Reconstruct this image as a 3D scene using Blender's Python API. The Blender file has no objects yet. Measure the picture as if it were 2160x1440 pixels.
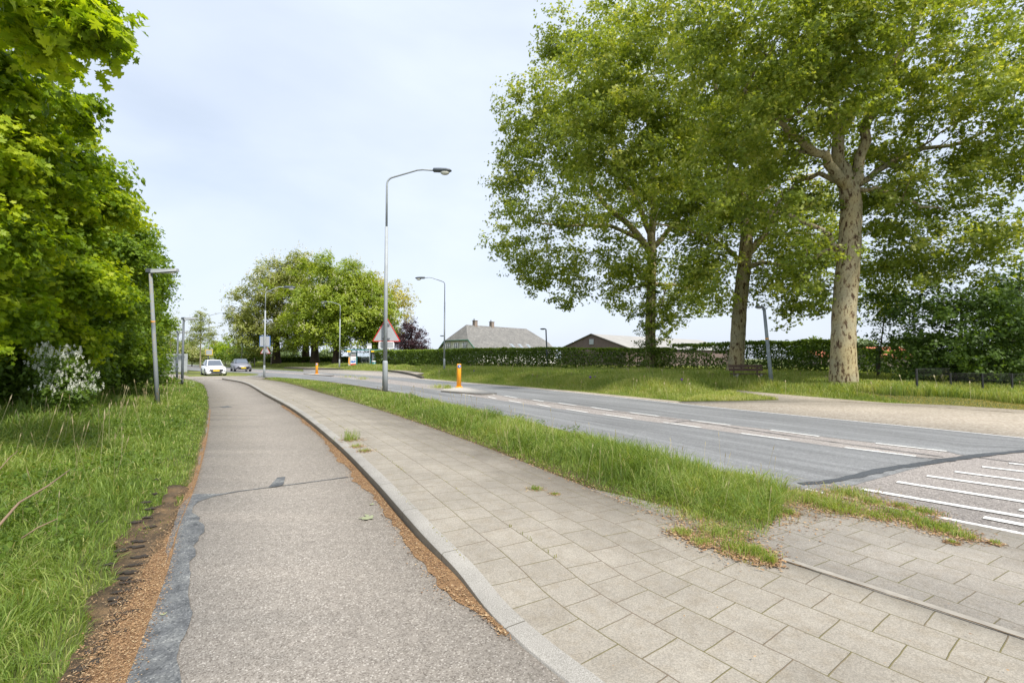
import bpy, math, random
import numpy as np
from mathutils import Vector, Matrix
from mathutils.geometry import tessellate_polygon
rng = np.random.default_rng(7); random.seed(7)
SC = bpy.context.scene; COL = SC.collection
R = math.radians
# ------------------------------------------------------------------ camera
F = 990.0; TH = math.atan(36 / F); CH = 1.5
cam = bpy.data.objects.new('camera', bpy.data.cameras.new('camera')); COL.objects.link(cam)
cam.location = (0, 0, CH); cam.rotation_euler = (math.pi / 2 + TH, 0, 0)
cam.data.sensor_width = 36; cam.data.lens = F / 2160 * 36; cam.data.clip_end = 3000; cam.data.clip_start = .05
SC.camera = cam
# ------------------------------------------------------------------ world
W = bpy.data.worlds.new('World'); SC.world = W; W.use_nodes = True
SUN_EL, SUN_AZ = R(52), R(140)        # azimuth clockwise from +Y: behind the camera, to the right
def world():
    nt = W.node_tree; n = nt.nodes; l = nt.links; n.clear()
    out = n.new('ShaderNodeOutputWorld'); bg = n.new('ShaderNodeBackground'); l.new(bg.outputs[0], out.inputs[0])
    sky = n.new('ShaderNodeTexSky'); sky.sky_type = 'NISHITA'; sky.sun_disc = False
    sky.sun_elevation = SUN_EL; sky.sun_rotation = SUN_AZ; sky.dust_density = 2.5; sky.air_density = 1.2
    tc = n.new('ShaderNodeTexCoord'); mp = n.new('ShaderNodeMapping'); mp.inputs['Scale'].default_value = (1, 1, 2.6)
    mp.inputs['Location'].default_value = (2.3, 1.1, .4)
    l.new(tc.outputs['Generated'], mp.inputs[0])
    no = n.new('ShaderNodeTexNoise'); no.inputs['Scale'].default_value = 1.5; no.inputs['Detail'].default_value = 5
    no.inputs['Roughness'].default_value = .5; no.inputs['Distortion'].default_value = .4
    l.new(mp.outputs[0], no.inputs['Vector'])
    rp = n.new('ShaderNodeValToRGB'); rp.color_ramp.elements[0].position = .3; rp.color_ramp.elements[1].position = .68
    rp.color_ramp.elements[0].color = (.62, .62, .62, 1); rp.color_ramp.elements[1].color = (.93, .93, .93, 1)
    l.new(no.outputs[0], rp.inputs[0])
    mx = n.new('ShaderNodeMix'); mx.data_type = 'RGBA'
    l.new(rp.outputs[0], mx.inputs[0]); l.new(sky.outputs[0], mx.inputs[6]); mx.inputs[7].default_value = (5.85, 6.45, 7.45, 1)
    l.new(mx.outputs[2], bg.inputs[0]); bg.inputs[1].default_value = .1
world()
sl = bpy.data.lights.new('sun', 'SUN'); sl.energy = 3.7; sl.angle = R(3); sl.color = (1, .95, .87)
sun = bpy.data.objects.new('sun', sl); COL.objects.link(sun)
sd = Vector((math.sin(SUN_AZ) * math.cos(SUN_EL), math.cos(SUN_AZ) * math.cos(SUN_EL), math.sin(SUN_EL)))
sun.rotation_euler = sd.to_track_quat('Z', 'Y').to_euler(); sun.location = (0, 0, 30)
SC.view_settings.view_transform = 'Standard'; SC.view_settings.look = 'None'
SC.view_settings.exposure = .68; SC.view_settings.gamma = 1
SC.cycles.max_bounces = 8; SC.cycles.transmission_bounces = 5; SC.cycles.transparent_max_bounces = 6

# ------------------------------------------------------------------ geometry of the view
def G(px, py, z=0.0):
    a = (px - 1080) / F; b = (720 - py) / F
    d = (a, math.cos(TH) - b * math.sin(TH), math.sin(TH) + b * math.cos(TH)); t = (z - CH) / d[2]
    return (d[0] * t, d[1] * t)
def AT(px, py, Y):
    a = (px - 1080) / F; b = (720 - py) / F
    dy = math.cos(TH) - b * math.sin(TH); t = Y / dy
    return np.array((a * t, Y, CH + t * (math.sin(TH) + b * math.cos(TH))))
def GP(L): return np.array([G(*p) for p in L])
def smooth(P, step=.25):
    P = np.asarray(P, float); out = []
    Q = np.vstack([2 * P[0] - P[1], P, 2 * P[-1] - P[-2]])
    for i in range(1, len(Q) - 2):
        p0, p1, p2, p3 = Q[i - 1:i + 3]; n = max(2, int(np.linalg.norm(p2 - p1) / step))
        d01 = max(1e-3, np.linalg.norm(p1 - p0)); d12 = max(1e-3, np.linalg.norm(p2 - p1)); d23 = max(1e-3, np.linalg.norm(p3 - p2))
        m1 = ((p1 - p0) / d01 + (p2 - p1) / d12) * .5 * d12; m2 = ((p2 - p1) / d12 + (p3 - p2) / d23) * .5 * d12
        t = np.linspace(0, 1, n, endpoint=False)[:, None]
        out.append((2*t**3-3*t**2+1)*p1 + (t**3-2*t**2+t)*m1 + (-2*t**3+3*t**2)*p2 + (t**3-t**2)*m2)
    out.append(P[-1:]); return np.vstack(out)
def resample(P, step):
    s = np.r_[0, np.cumsum(np.linalg.norm(np.diff(P, axis=0), axis=1))]
    q = np.linspace(0, s[-1], max(2, int(s[-1] / step) + 1))
    return np.c_[np.interp(q, s, P[:, 0]), np.interp(q, s, P[:, 1])], q
def ext(P, a=0, b=0):
    P = np.asarray(P, float)
    if a: P = np.vstack([P[0] + (P[0] - P[1]) / np.linalg.norm(P[0] - P[1]) * a, P])
    if b: P = np.vstack([P, P[-1] + (P[-1] - P[-2]) / np.linalg.norm(P[-1] - P[-2]) * b])
    return P
def S(a, b, x): t = np.clip((x - a) / (b - a), 0, 1); return t * t * (3 - 2 * t)
def vnoise(x, y, s=1., seed=0):
    r = np.random.default_rng(seed).random((64, 64)); x = np.asarray(x) * s; y = np.asarray(y) * s
    xi = np.floor(x).astype(int); yi = np.floor(y).astype(int); u = x - xi; v = y - yi; u = u*u*(3-2*u); v = v*v*(3-2*v)
    g = lambda a, b: r[a % 64, b % 64]
    return (g(xi, yi)*(1-u)+g(xi+1, yi)*u)*(1-v) + (g(xi, yi+1)*(1-u)+g(xi+1, yi+1)*u)*v
def dist_poly(X, Y, P):
    best = np.full(np.shape(X), 1e9); sg = np.ones(np.shape(X))
    for a, b in zip(P[:-1], P[1:]):
        d = b - a; L = max(1e-9, d @ d); t = np.clip(((X - a[0]) * d[0] + (Y - a[1]) * d[1]) / L, 0, 1)
        dx = X - a[0] - t * d[0]; dy = Y - a[1] - t * d[1]; q = np.hypot(dx, dy); m = q < best
        best = np.where(m, q, best); sg = np.where(m, np.sign(d[0] * dy - d[1] * dx), sg)
    return best, sg
def inpoly(X, Y, P):
    c = np.zeros(np.shape(X), bool); n = len(P)
    for i in range(n):
        x1, y1 = P[i]; x2, y2 = P[(i + 1) % n]
        if y1 == y2: continue
        c ^= ((y1 > Y) != (y2 > Y)) & (X < (x2 - x1) * (Y - y1) / (y2 - y1) + x1)
    return c

# outlines on the ground
pathL = smooth(ext(GP([(250,1440),(345,1200),(370,1110),(400,1040),(425,960),(440,880),(441,840),(436,820),(425,807),(395,799),(350,796)]), 2.5, 25))
kerbL = smooth(ext(GP([(1195,1440),(1102,1365),(1022,1290),(970,1226),(887,1144),(790,1030),(715,950),(620,870),(560,835),(510,808),(468,800)]), 2.5, 0))
farE = ext(GP([(2160,922),(1920,898),(1867,893),(1590,866),(1500,857),(1393,846),(1215,828),(1073,815),(972,807),(860,797),(700,787),(600,781),(520,777),(440,771.5)]), 14, 60)
nearE = ext(GP([(2160,1130),(1820,1064),(1640,1027),(1450,975),(1230,918),(1020,868),(812,823),(650,800),(560,794),(480,787.5),(420,782)]), 8, 60)
farE = smooth(farE, .5); nearE = smooth(nearE, .5)
bermE = ext(GP([(2160,865),(2007,855),(1873,850),(1773,842),(1640,831),(1540,824),(1440,846),(1393,843),(1215,824),(1073,812),(972,804),(886,796),(837,785),(640,777),(520,774),(440,768.5)]), 14, 60)
KN = resample(kerbL, .25)[0]
BERMP = np.vstack([bermE, [[-900, 200], [-900, 2000], [900, 2000], [900, -20]]])
LEFTP = np.vstack([pathL, [[-900, 60], [-900, -90], [-1.5, -90]]])
def H(x, y):
    x = np.asarray(x, float); y = np.asarray(y, float)
    d, s = dist_poly(x, y, bermE)
    d = np.where(inpoly(x, y, BERMP), d, 0)            # beyond the road
    h = -.05 + .42 * S(.4, 4.0, d) * (1 - .75 * S(15, 17, x) * (1 - S(20, 26, y))) 
    h = h + .05 * (vnoise(x, y, .35, 3) - .5) * S(1, 4, d)
    dl, sl_ = dist_poly(x, y, pathL[::3])
    inl = inpoly(x, y, LEFTP)
    h = h + .30 * S(2.5, 8, dl * inl) + .03 * S(.6, 1.5, dl * inl) * (vnoise(x, y, 1.5, 5))
    return h
def Hz(x, y): return float(H(np.array([x]), np.array([y]))[0])

# ------------------------------------------------------------------ materials
def mat(name, rough=.6, metal=0, spec=.5):
    m = bpy.data.materials.new(name); m.use_nodes = True; b = m.node_tree.nodes['Principled BSDF']
    b.inputs['Roughness'].default_value = rough; b.inputs['Metallic'].default_value = metal
    b.inputs['Specular IOR Level'].default_value = spec
    return m, m.node_tree.nodes, m.node_tree.links, b
def noise(n, l, vec, scale, detail=4, rough=.55):
    t = n.new('ShaderNodeTexNoise'); t.inputs['Scale'].default_value = scale; t.inputs['Detail'].default_value = detail
    t.inputs['Roughness'].default_value = rough; l.new(vec, t.inputs['Vector']); return t.outputs[0]
def ramp(n, l, fac, stops, mode='LINEAR'):
    r = n.new('ShaderNodeValToRGB'); r.color_ramp.interpolation = mode; e = r.color_ramp.elements
    while len(e) < len(stops): e.new(.5)
    for i, (p, c) in enumerate(stops): e[i].position = p; e[i].color = (c if hasattr(c, '__len__') else (c, c, c)) + (() if hasattr(c, '__len__') and len(c) == 4 else (1,)) if hasattr(c, '__len__') else (c, c, c, 1)
    l.new(fac, r.inputs[0]); return r.outputs[0]
def mixc(n, l, fac, a, b, mode='MIX'):
    m = n.new('ShaderNodeMix'); m.data_type = 'RGBA'; m.blend_type = mode
    for s, v in ((0, fac), (6, a), (7, b)):
        if isinstance(v, bpy.types.NodeSocket): l.new(v, m.inputs[s])
        elif s == 0: m.inputs[0].default_value = v
        else: m.inputs[s].default_value = (*v, 1)
    return m.outputs[2]
def bump(n, l, b, h, dist, strength=1.):
    u = n.new('ShaderNodeBump'); u.inputs['Distance'].default_value = dist; u.inputs['Strength'].default_value = strength
    l.new(h, u.inputs['Height']); l.new(u.outputs[0], b.inputs['Normal'])
def coord(n, kind='Object'):
    return n.new('ShaderNodeTexCoord').outputs[kind]
def geo(n): return n.new('ShaderNodeNewGeometry').outputs['Position']
def simple(name, col, rough=.5, metal=0, var=.12, scale=8, spec=.5):
    m, n, l, b = mat(name, rough, metal, spec); v = noise(n, l, coord(n), scale)
    c1 = tuple(max(0, c * (1 - var)) for c in col); c2 = tuple(min(1, c * (1 + var)) for c in col)
    l.new(ramp(n, l, v, [(.3, c1), (.7, c2)]), b.inputs['Base Color']); return m
def asphalt(name, lo, mid, hi, scale, blotch=.12, bumpd=.003, stripes=False, mottle=False):
    m, n, l, b = mat(name, .85, 0, .3); p = geo(n)
    vo = n.new('ShaderNodeTexVoronoi'); vo.inputs['Scale'].default_value = scale; l.new(p, vo.inputs['Vector'])
    sp = n.new('ShaderNodeSeparateColor'); l.new(vo.outputs['Color'], sp.inputs[0])
    c = ramp(n, l, sp.outputs[0], [(0, lo), (.45, mid), (.85, mid), (1, hi)])
    bl = ramp(n, l, noise(n, l, p, .7, 5), [(.3, 1 - blotch), (.7, 1 + blotch * .6)])
    c = mixc(n, l, 1., c, bl, 'MULTIPLY')
    st = ramp(n, l, noise(n, l, p, 14, 4), [(.35, .9), (.65, 1.06)]); c = mixc(n, l, 1., c, st, 'MULTIPLY')
    if mottle: c = mixc(n, l, 1., c, ramp(n, l, noise(n, l, p, 6, 5, .6), [(.32, (.5,.51,.53)), (.47, (.95,.95,.95)), (.60, (1.25,1.24,1.2)), (.7, (1.9,1.85,1.75))]), 'MULTIPLY')
    if stripes:
        mpn = n.new('ShaderNodeAttribute'); mpn.attribute_name = 'uvw'
        mm = n.new('ShaderNodeMapping'); mm.inputs['Scale'].default_value = (.12, 2.2, 1); l.new(mpn.outputs['Vector'], mm.inputs[0])
        c = mixc(n, l, 1., c, ramp(n, l, noise(n, l, mm.outputs[0], 1.2, 3), [(.35, .76), (.65, 1.18)]), 'MULTIPLY')
    l.new(c, b.inputs['Base Color']); bump(n, l, b, vo.outputs['Distance'], bumpd, .6); return m
M = {}
M['path'] = asphalt('path_asphalt', (.15,.13,.11), (.275,.248,.216), (.46,.425,.38), 130, .08)
M['gravel'] = asphalt('gravel_asphalt', (.14,.125,.12), (.31,.28,.26), (.54,.50,.46), 90, .08)
M['dark'] = asphalt('dark_asphalt', (.145,.148,.150), (.205,.209,.212), (.30,.303,.305), 90, .08, stripes=True)
M['centre'] = asphalt('centre_asphalt', (.2,.18,.16), (.33,.30,.265), (.5,.47,.43), 70, .1)
M['tan'] = asphalt('tan_paving', (.27,.225,.175), (.385,.335,.27), (.5,.45,.38), 26, .13)
M['seal'] = asphalt('sealant', (.075,.08,.084), (.135,.141,.146), (.24,.245,.245), 120, .2, mottle=True)
M['crack'] = asphalt('crack_sealant', (.045,.05,.056), (.075,.082,.09), (.13,.14,.15), 110, .2)
def tiles(name, c1, c2, joint, moss, offs, grime=False):
    m, n, l, b = mat(name, .85, 0, .3)
    a = n.new('ShaderNodeAttribute'); a.attribute_name = 'uvw'; uv = a.outputs['Vector']; p = geo(n)
    nz = n.new('ShaderNodeTexNoise'); nz.inputs['Scale'].default_value = 5; l.new(p, nz.inputs['Vector'])
    ad = n.new('ShaderNodeVectorMath'); ad.operation = 'MULTIPLY_ADD'; l.new(nz.outputs['Color'], ad.inputs[0])
    ad.inputs[1].default_value = (.012, .012, 0); l.new(uv, ad.inputs[2])
    br = n.new('ShaderNodeTexBrick'); l.new(ad.outputs[0], br.inputs['Vector']); br.offset = offs; br.squash = 1
    br.inputs['Scale'].default_value = 1; br.inputs['Brick Width'].default_value = .3; br.inputs['Row Height'].default_value = .3
    br.inputs['Mortar Size'].default_value = .004; br.inputs['Mortar Smooth'].default_value = .4; br.inputs['Bias'].default_value = 0
    br.inputs['Color1'].default_value = (*c1, 1); br.inputs['Color2'].default_value = (*c2, 1); br.inputs['Mortar'].default_value = (*c1, 1)
    vo = n.new('ShaderNodeTexVoronoi'); vo.inputs['Scale'].default_value = 170; l.new(p, vo.inputs['Vector'])
    sp = n.new('ShaderNodeSeparateColor'); l.new(vo.outputs['Color'], sp.inputs[0])
    c = mixc(n, l, 1., br.outputs[0], ramp(n, l, sp.outputs[0], [(0, .8), (.5, 1.), (1, 1.22)]), 'MULTIPLY')
    c = mixc(n, l, 1., c, ramp(n, l, noise(n, l, p, 1.6, 6, .6), [(.3, .86), (.7, 1.09)]), 'MULTIPLY')
    st = ramp(n, l, noise(n, l, p, 9, 6, .65), [(.3, (.90,.87,.82)), (.55, (1,1,1)), (.75, (1.05,1.04,1.02))]); c = mixc(n, l, 1., c, st, 'MULTIPLY')
    ch_ = ramp(n, l, noise(n, l, p, 55, 3, .7), [(.66, (1,1,1)), (.70, (.55,.5,.45))]); c = mixc(n, l, 1., c, ch_, 'MULTIPLY')
    if grime:
        sx = n.new('ShaderNodeSeparateXYZ'); l.new(uv, sx.inputs[0]); ad2 = n.new('ShaderNodeMath'); ad2.operation = 'MULTIPLY_ADD'; l.new(noise(n, l, p, 1.3, 5), ad2.inputs[0]); ad2.inputs[1].default_value = 1.3; l.new(sx.outputs[1], ad2.inputs[2])
        c = mixc(n, l, 1., c, ramp(n, l, ad2.outputs[0], [(.0, (1,1,1)), (.99, (1,1,1))]), 'MULTIPLY'); mr = n.new('ShaderNodeMapRange'); l.new(ad2.outputs[0], mr.inputs[0]); mr.inputs[1].default_value = 1.5; mr.inputs[2].default_value = 2.5
        mr2 = n.new('ShaderNodeMapRange'); l.new(sx.outputs[0], mr2.inputs[0]); mr2.inputs[1].default_value = 2.6; mr2.inputs[2].default_value = 5.; mm2 = n.new('ShaderNodeMath'); mm2.operation = 'MULTIPLY'; l.new(mr.outputs[0], mm2.inputs[0]); l.new(mr2.outputs[0], mm2.inputs[1])
        c = mixc(n, l, 1., c, ramp(n, l, mm2.outputs[0], [(0, (1,1,1)), (1, (.62,.61,.60))]), 'MULTIPLY')
    j = mixc(n, l, ramp(n, l, noise(n, l, p, 2.2, 5), [(.42, 0.), (.56, 1.)]), joint, moss)
    l.new(mixc(n, l, br.outputs['Fac'], c, j), b.inputs['Base Color'])
    iv = n.new('ShaderNodeMath'); iv.operation = 'SUBTRACT'; iv.inputs[0].default_value = 1; l.new(br.outputs['Fac'], iv.inputs[1])
    bump(n, l, b, iv.outputs[0], .006, .8); return m
M['tileA'] = tiles('pavement_tiles', (.272,.247,.207), (.300,.273,.230), (.165,.128,.09), (.155,.135,.06), .5, True)
M['tileB'] = tiles('crossing_tiles', (.280,.255,.220), (.306,.280,.243), (.19,.155,.11), (.17,.155,.07), .37)
m, n, l, b = mat('kerb_concrete', .85, 0, .3); p = geo(n)
c = ramp(n, l, noise(n, l, p, 190, 2), [(.3, (.20,.188,.168)), (.5, (.31,.294,.265)), (.7, (.42,.40,.365))])
c = mixc(n, l, 1., c, ramp(n, l, noise(n, l, p, 2, 5), [(.3, .85), (.7, 1.1)]), 'MULTIPLY')
a = n.new('ShaderNodeAttribute'); a.attribute_name = 'uvw'; br = n.new('ShaderNodeTexBrick'); l.new(a.outputs['Vector'], br.inputs['Vector'])
br.offset = 0; br.inputs['Scale'].default_value = 1; br.inputs['Brick Width'].default_value = 1.0; br.inputs['Row Height'].default_value = 5.; br.inputs['Mortar Size'].default_value = .004
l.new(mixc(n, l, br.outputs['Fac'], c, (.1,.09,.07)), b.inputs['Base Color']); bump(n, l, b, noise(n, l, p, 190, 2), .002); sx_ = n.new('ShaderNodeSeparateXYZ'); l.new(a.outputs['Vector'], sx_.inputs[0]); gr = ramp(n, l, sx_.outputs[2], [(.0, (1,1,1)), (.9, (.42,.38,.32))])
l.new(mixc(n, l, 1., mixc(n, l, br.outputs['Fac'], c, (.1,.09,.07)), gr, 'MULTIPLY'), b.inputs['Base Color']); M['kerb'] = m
M['bandtile'] = simple('band_concrete', (.285,.262,.225), .85, 0, .16, 12)
m, n, l, b = mat('white_marking', .6); p = geo(n)
w = ramp(n, l, noise(n, l, p, 45, 5, .7), [(.38, (.36,.34,.31)), (.50, (.72,.72,.70))]); l.new(w, b.inputs['Base Color']); M['mark'] = m
def ground_mat(name, stops, s1=.6, s2=14):
    m, n, l, b = mat(name, .95, 0, .15); p = geo(n)
    a = noise(n, l, p, s1, 6, .6); q = noise(n, l, p, s2, 5, .7)
    c = mixc(n, l, .5, ramp(n, l, a, stops), ramp(n, l, q, stops)); l.new(c, b.inputs['Base Color'])
    bump(n, l, b, q, .03, .6); return m
M['ground'] = ground_mat('meadow_ground', [(.3, (.05,.06,.018)), (.5, (.085,.105,.03)), (.7, (.13,.135,.045))])
M['soil'] = ground_mat('soil', [(.35, (.055,.042,.03)), (.5, (.11,.08,.05)), (.65, (.24,.155,.08))], 6, 40)
M['litter'] = ground_mat('wood_litter', [(.3, (.10,.065,.04)), (.5, (.26,.155,.08)), (.7, (.42,.27,.14))], 12, 120)
M['islandgrass'] = ground_mat('island_turf', [(.3, (.10,.13,.03)), (.5, (.16,.18,.05)), (.7, (.22,.22,.08))], 2, 20)
def leafmat(name, cols, trans=.45, rough=.5, tcol=None, attr='rnd'):
    m = bpy.data.materials.new(name); m.use_nodes = True; n = m.node_tree.nodes; l = m.node_tree.links; n.clear()
    o = n.new('ShaderNodeOutputMaterial'); a = n.new('ShaderNodeAttribute'); a.attribute_name = attr
    st = [(i / (len(cols) - 1), c) for i, c in enumerate(cols)]
    c = ramp(n, l, a.outputs['Fac'], st)
    d = n.new('ShaderNodeBsdfPrincipled'); d.inputs['Roughness'].default_value = rough; d.inputs['Specular IOR Level'].default_value = .35
    t = n.new('ShaderNodeBsdfTranslucent'); mx = n.new('ShaderNodeMixShader'); mx.inputs[0].default_value = trans
    l.new(c, d.inputs['Base Color']); tc = mixc(n, l, 1., c, tcol or (1.6, 1.5, .55), 'MULTIPLY'); l.new(tc, t.inputs['Color'])
    l.new(d.outputs[0], mx.inputs[1]); l.new(t.outputs[0], mx.inputs[2]); l.new(mx.outputs[0], o.inputs[0]); return m
M['grass'] = leafmat('grass_blade', [(.06,.105,.02), (.125,.20,.032), (.215,.30,.055), (.36,.40,.13), (.54,.46,.25)], .42)
M['grassR'] = leafmat('verge_grass_blade', [(.10,.16,.03), (.19,.27,.05), (.31,.37,.09), (.44,.44,.17), (.56,.48,.27)], .42)
M['mown'] = leafmat('mown_grass_blade', [(.16,.19,.04), (.27,.27,.07), (.38,.33,.10), (.46,.37,.14), (.5,.39,.18)], .35)
M['seed'] = leafmat('seed_heads', [(.25,.2,.12), (.38,.32,.2), (.5,.44,.3)], .3)
M['maple'] = leafmat('maple_leaves', [(.08,.15,.008), (.18,.28,.012), (.33,.43,.02), (.50,.56,.04)], .54)
M['maple2'] = leafmat('maple_leaves_green', [(.07,.13,.012), (.13,.215,.018), (.21,.32,.025), (.36,.43,.05)], .48)
M['mapledark'] = leafmat('shrub_leaves', [(.055,.10,.014), (.10,.17,.02), (.17,.25,.03)], .42)
M['plane'] = leafmat('plane_leaves', [(.10,.145,.02), (.185,.25,.034), (.30,.36,.06), (.56,.56,.17)], .47)
M['chest'] = leafmat('chestnut_leaves', [(.13,.19,.022), (.24,.32,.035), (.40,.46,.07)], .45)
M['chestdark'] = leafmat('olive_chestnut_leaves', [(.14,.17,.04), (.24,.275,.06), (.38,.40,.13)], .4)
M['blossom'] = leafmat('cream_blossom', [(.50,.50,.26), (.62,.60,.38), (.72,.68,.50)], .3, tcol=(1.1,1.,.8))
M['white'] = leafmat('white_blossom', [(.6,.62,.5), (.75,.76,.68), (.82,.82,.78)], .3, tcol=(1,1,.9))
M['yellow'] = leafmat('yellow_leaves', [(.28,.30,.03), (.46,.42,.03), (.62,.52,.05)], .4, tcol=(1.2,1.1,.4))
M['copper'] = leafmat('copper_leaves', [(.025,.012,.016), (.05,.022,.026), (.09,.04,.045)], .25, tcol=(1.2,.6,.6))
M['hedge'] = leafmat('hedge_leaves', [(.07,.11,.018), (.12,.19,.025), (.21,.29,.04)], .4)
M['young'] = leafmat('young_tree_leaves', [(.045,.085,.016), (.08,.14,.024), (.13,.21,.035)], .45)
M['sparse'] = leafmat('pale_leaves', [(.16,.21,.06), (.27,.32,.10), (.40,.40,.17)], .45)
M['far'] = leafmat('distant_leaves', [(.09,.13,.05), (.13,.18,.07), (.17,.23,.08)], .3)
def bark(name, stops, s=7, plane=False):
    m, n, l, b = mat(name, .9, 0, .2); p = coord(n); mp = n.new('ShaderNodeMapping'); mp.inputs['Scale'].default_value = (1, 1, .38); l.new(p, mp.inputs[0])
    v = noise(n, l, mp.outputs[0], s, 8, .72)
    c = ramp(n, l, v, stops, 'LINEAR')
    if plane:
        big = noise(n, l, p, .9, 3); c = mixc(n, l, 1., c, ramp(n, l, big, [(.35, (.95,.88,.68)), (.6, (.78,.78,.72))]), 'MULTIPLY')
    l.new(c, b.inputs['Base Color']); bump(n, l, b, v, .04, .7); return m
M['barkplane'] = bark('plane_bark', [(.36, (.07,.045,.03)), (.43, (.16,.11,.075)), (.455, (.37,.32,.22)), (.56, (.46,.42,.31)), (.60, (.25,.20,.13)), (.7, (.34,.30,.21))], 6.5, True)
M['bark'] = bark('dark_bark', [(.35, (.035,.026,.018)), (.6, (.10,.075,.05))], 9)
M['barkpale'] = bark('pale_bark', [(.35, (.16,.13,.08)), (.6, (.30,.26,.18))], 9)
M['steel'] = simple('galvanised_steel', (.33,.36,.38), .6, 0, .10, 3)
M['steeldark'] = simple('grey_housing', (.085,.10,.115), .5, 0, .1)
M['pole2'] = simple('weathered_grey_pole', (.20,.23,.25), .65, 0, .15, 4)
m, n, l, b = mat('lichen_pole', .75); p = coord(n)
sz_ = n.new('ShaderNodeSeparateXYZ'); l.new(p, sz_.inputs[0]); v_ = noise(n, l, p, 9, 6, .7); mk = n.new('ShaderNodeMapRange'); l.new(sz_.outputs[2], mk.inputs[0]); mk.inputs[1].default_value = 1.2; mk.inputs[2].default_value = 2.0
mk2 = n.new('ShaderNodeMath'); mk2.operation = 'MULTIPLY'; l.new(mk.outputs[0], mk2.inputs[0]); l.new(ramp(n, l, v_, [(.5, 0.), (.6, .8)]), mk2.inputs[1])
l.new(mixc(n, l, mk2.outputs[0], (.20,.225,.245), (.25,.225,.15)), b.inputs['Base Color']); M['lichen'] = m
M['beigepole'] = simple('beige_pole_base', (.42,.38,.30), .7)
M['lens'] = simple('lamp_lens', (.55,.55,.48), .2)
M['alu'] = simple('aluminium_sign_back', (.42,.44,.46), .5, .2, .06, 3)
M['red'] = simple('red_paint', (.62,.03,.03), .4)
M['blue'] = simple('blue_paint', (.02,.13,.45), .4)
M['bluegreen'] = simple('teal_paint', (.03,.15,.16), .4)
M['bgroof'] = simple('teal_roof', (.10,.24,.24), .35)
M['whitep'] = simple('white_paint', (.8,.8,.8), .35, var=.03)
M['yellowp'] = simple('yellow_paint', (.85,.58,.02), .4, var=.04)
M['orange'] = simple('orange_plastic', (.85,.36,.02), .45, var=.08, scale=3)
M['black'] = simple('black_metal', (.015,.016,.017), .5)
M['rubber'] = simple('rubber', (.02,.02,.02), .8)
M['glass'] = simple('car_glass', (.10,.12,.15), .08, var=.03, spec=.9)
M['greyp'] = simple('grey_car_paint', (.24,.24,.27), .3, .3, .03)
M['whitecar'] = simple('white_car_paint', (.82,.83,.84), .2, 0, .01)
M['chrome'] = simple('headlight', (.30,.32,.36), .1, .3)
M['rim'] = simple('alloy_rim', (.4,.41,.42), .3, .6)
M['wood'] = simple('bench_wood', (.10,.062,.045), .8, 0, .3, 12)
M['concrete'] = simple('concrete', (.36,.34,.31), .9, 0, .15, 10)
M['postwood'] = simple('weathered_wood', (.32,.28,.22), .9, 0, .2, 10)
M['cream'] = simple('cream_wall', (.82,.80,.72), .8, var=.05)
M['greentrim'] = simple('green_trim', (.04,.12,.08), .5)
M['brick'] = simple('brick', (.25,.20,.165), .9, 0, .25, 6)
M['barnwall'] = simple('barn_boards', (.16,.115,.10), .85, 0, .15, 1.5)
M['barnroof'] = simple('pale_corrugated_roof', (.31,.30,.28), .8, 0, .08, .4)
M['darkroof'] = simple('dark_roof_edge', (.08,.075,.07), .8)
M['redroof'] = simple('red_tile_roof', (.42,.13,.07), .85, 0, .2, 2)
M['purple'] = simple('purple_flower', (.22,.05,.42), .7, 0, .2, 20)
M['leafdead'] = simple('fallen_leaf', (.27,.29,.17), .7)
M['twig'] = simple('dead_branch', (.22,.15,.10), .9)
M['window'] = simple('window_glass', (.25,.28,.31), .1, var=.05)
m, n, l, b = mat('slate_tiles', .8, 0, .3); p = coord(n)
br = n.new('ShaderNodeTexBrick'); a = n.new('ShaderNodeAttribute'); a.attribute_name = 'uvw'; l.new(a.outputs['Vector'], br.inputs['Vector']); br.inputs['Scale'].default_value = 1
br.inputs['Brick Width'].default_value = .35; br.inputs['Row Height'].default_value = .33; br.inputs['Mortar Size'].default_value = .04
br.inputs['Color1'].default_value = (.165,.167,.17, 1); br.inputs['Color2'].default_value = (.235,.235,.235, 1); br.inputs['Mortar'].default_value = (.12,.115,.11, 1)
c = mixc(n, l, 1., br.outputs[0], ramp(n, l, noise(n, l, p, .8, 5), [(.3, (.85,.84,.80)), (.7, (1.15,1.12,1.05))]), 'MULTIPLY'); l.new(c, b.inputs['Base Color']); M['slate'] = m

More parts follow.
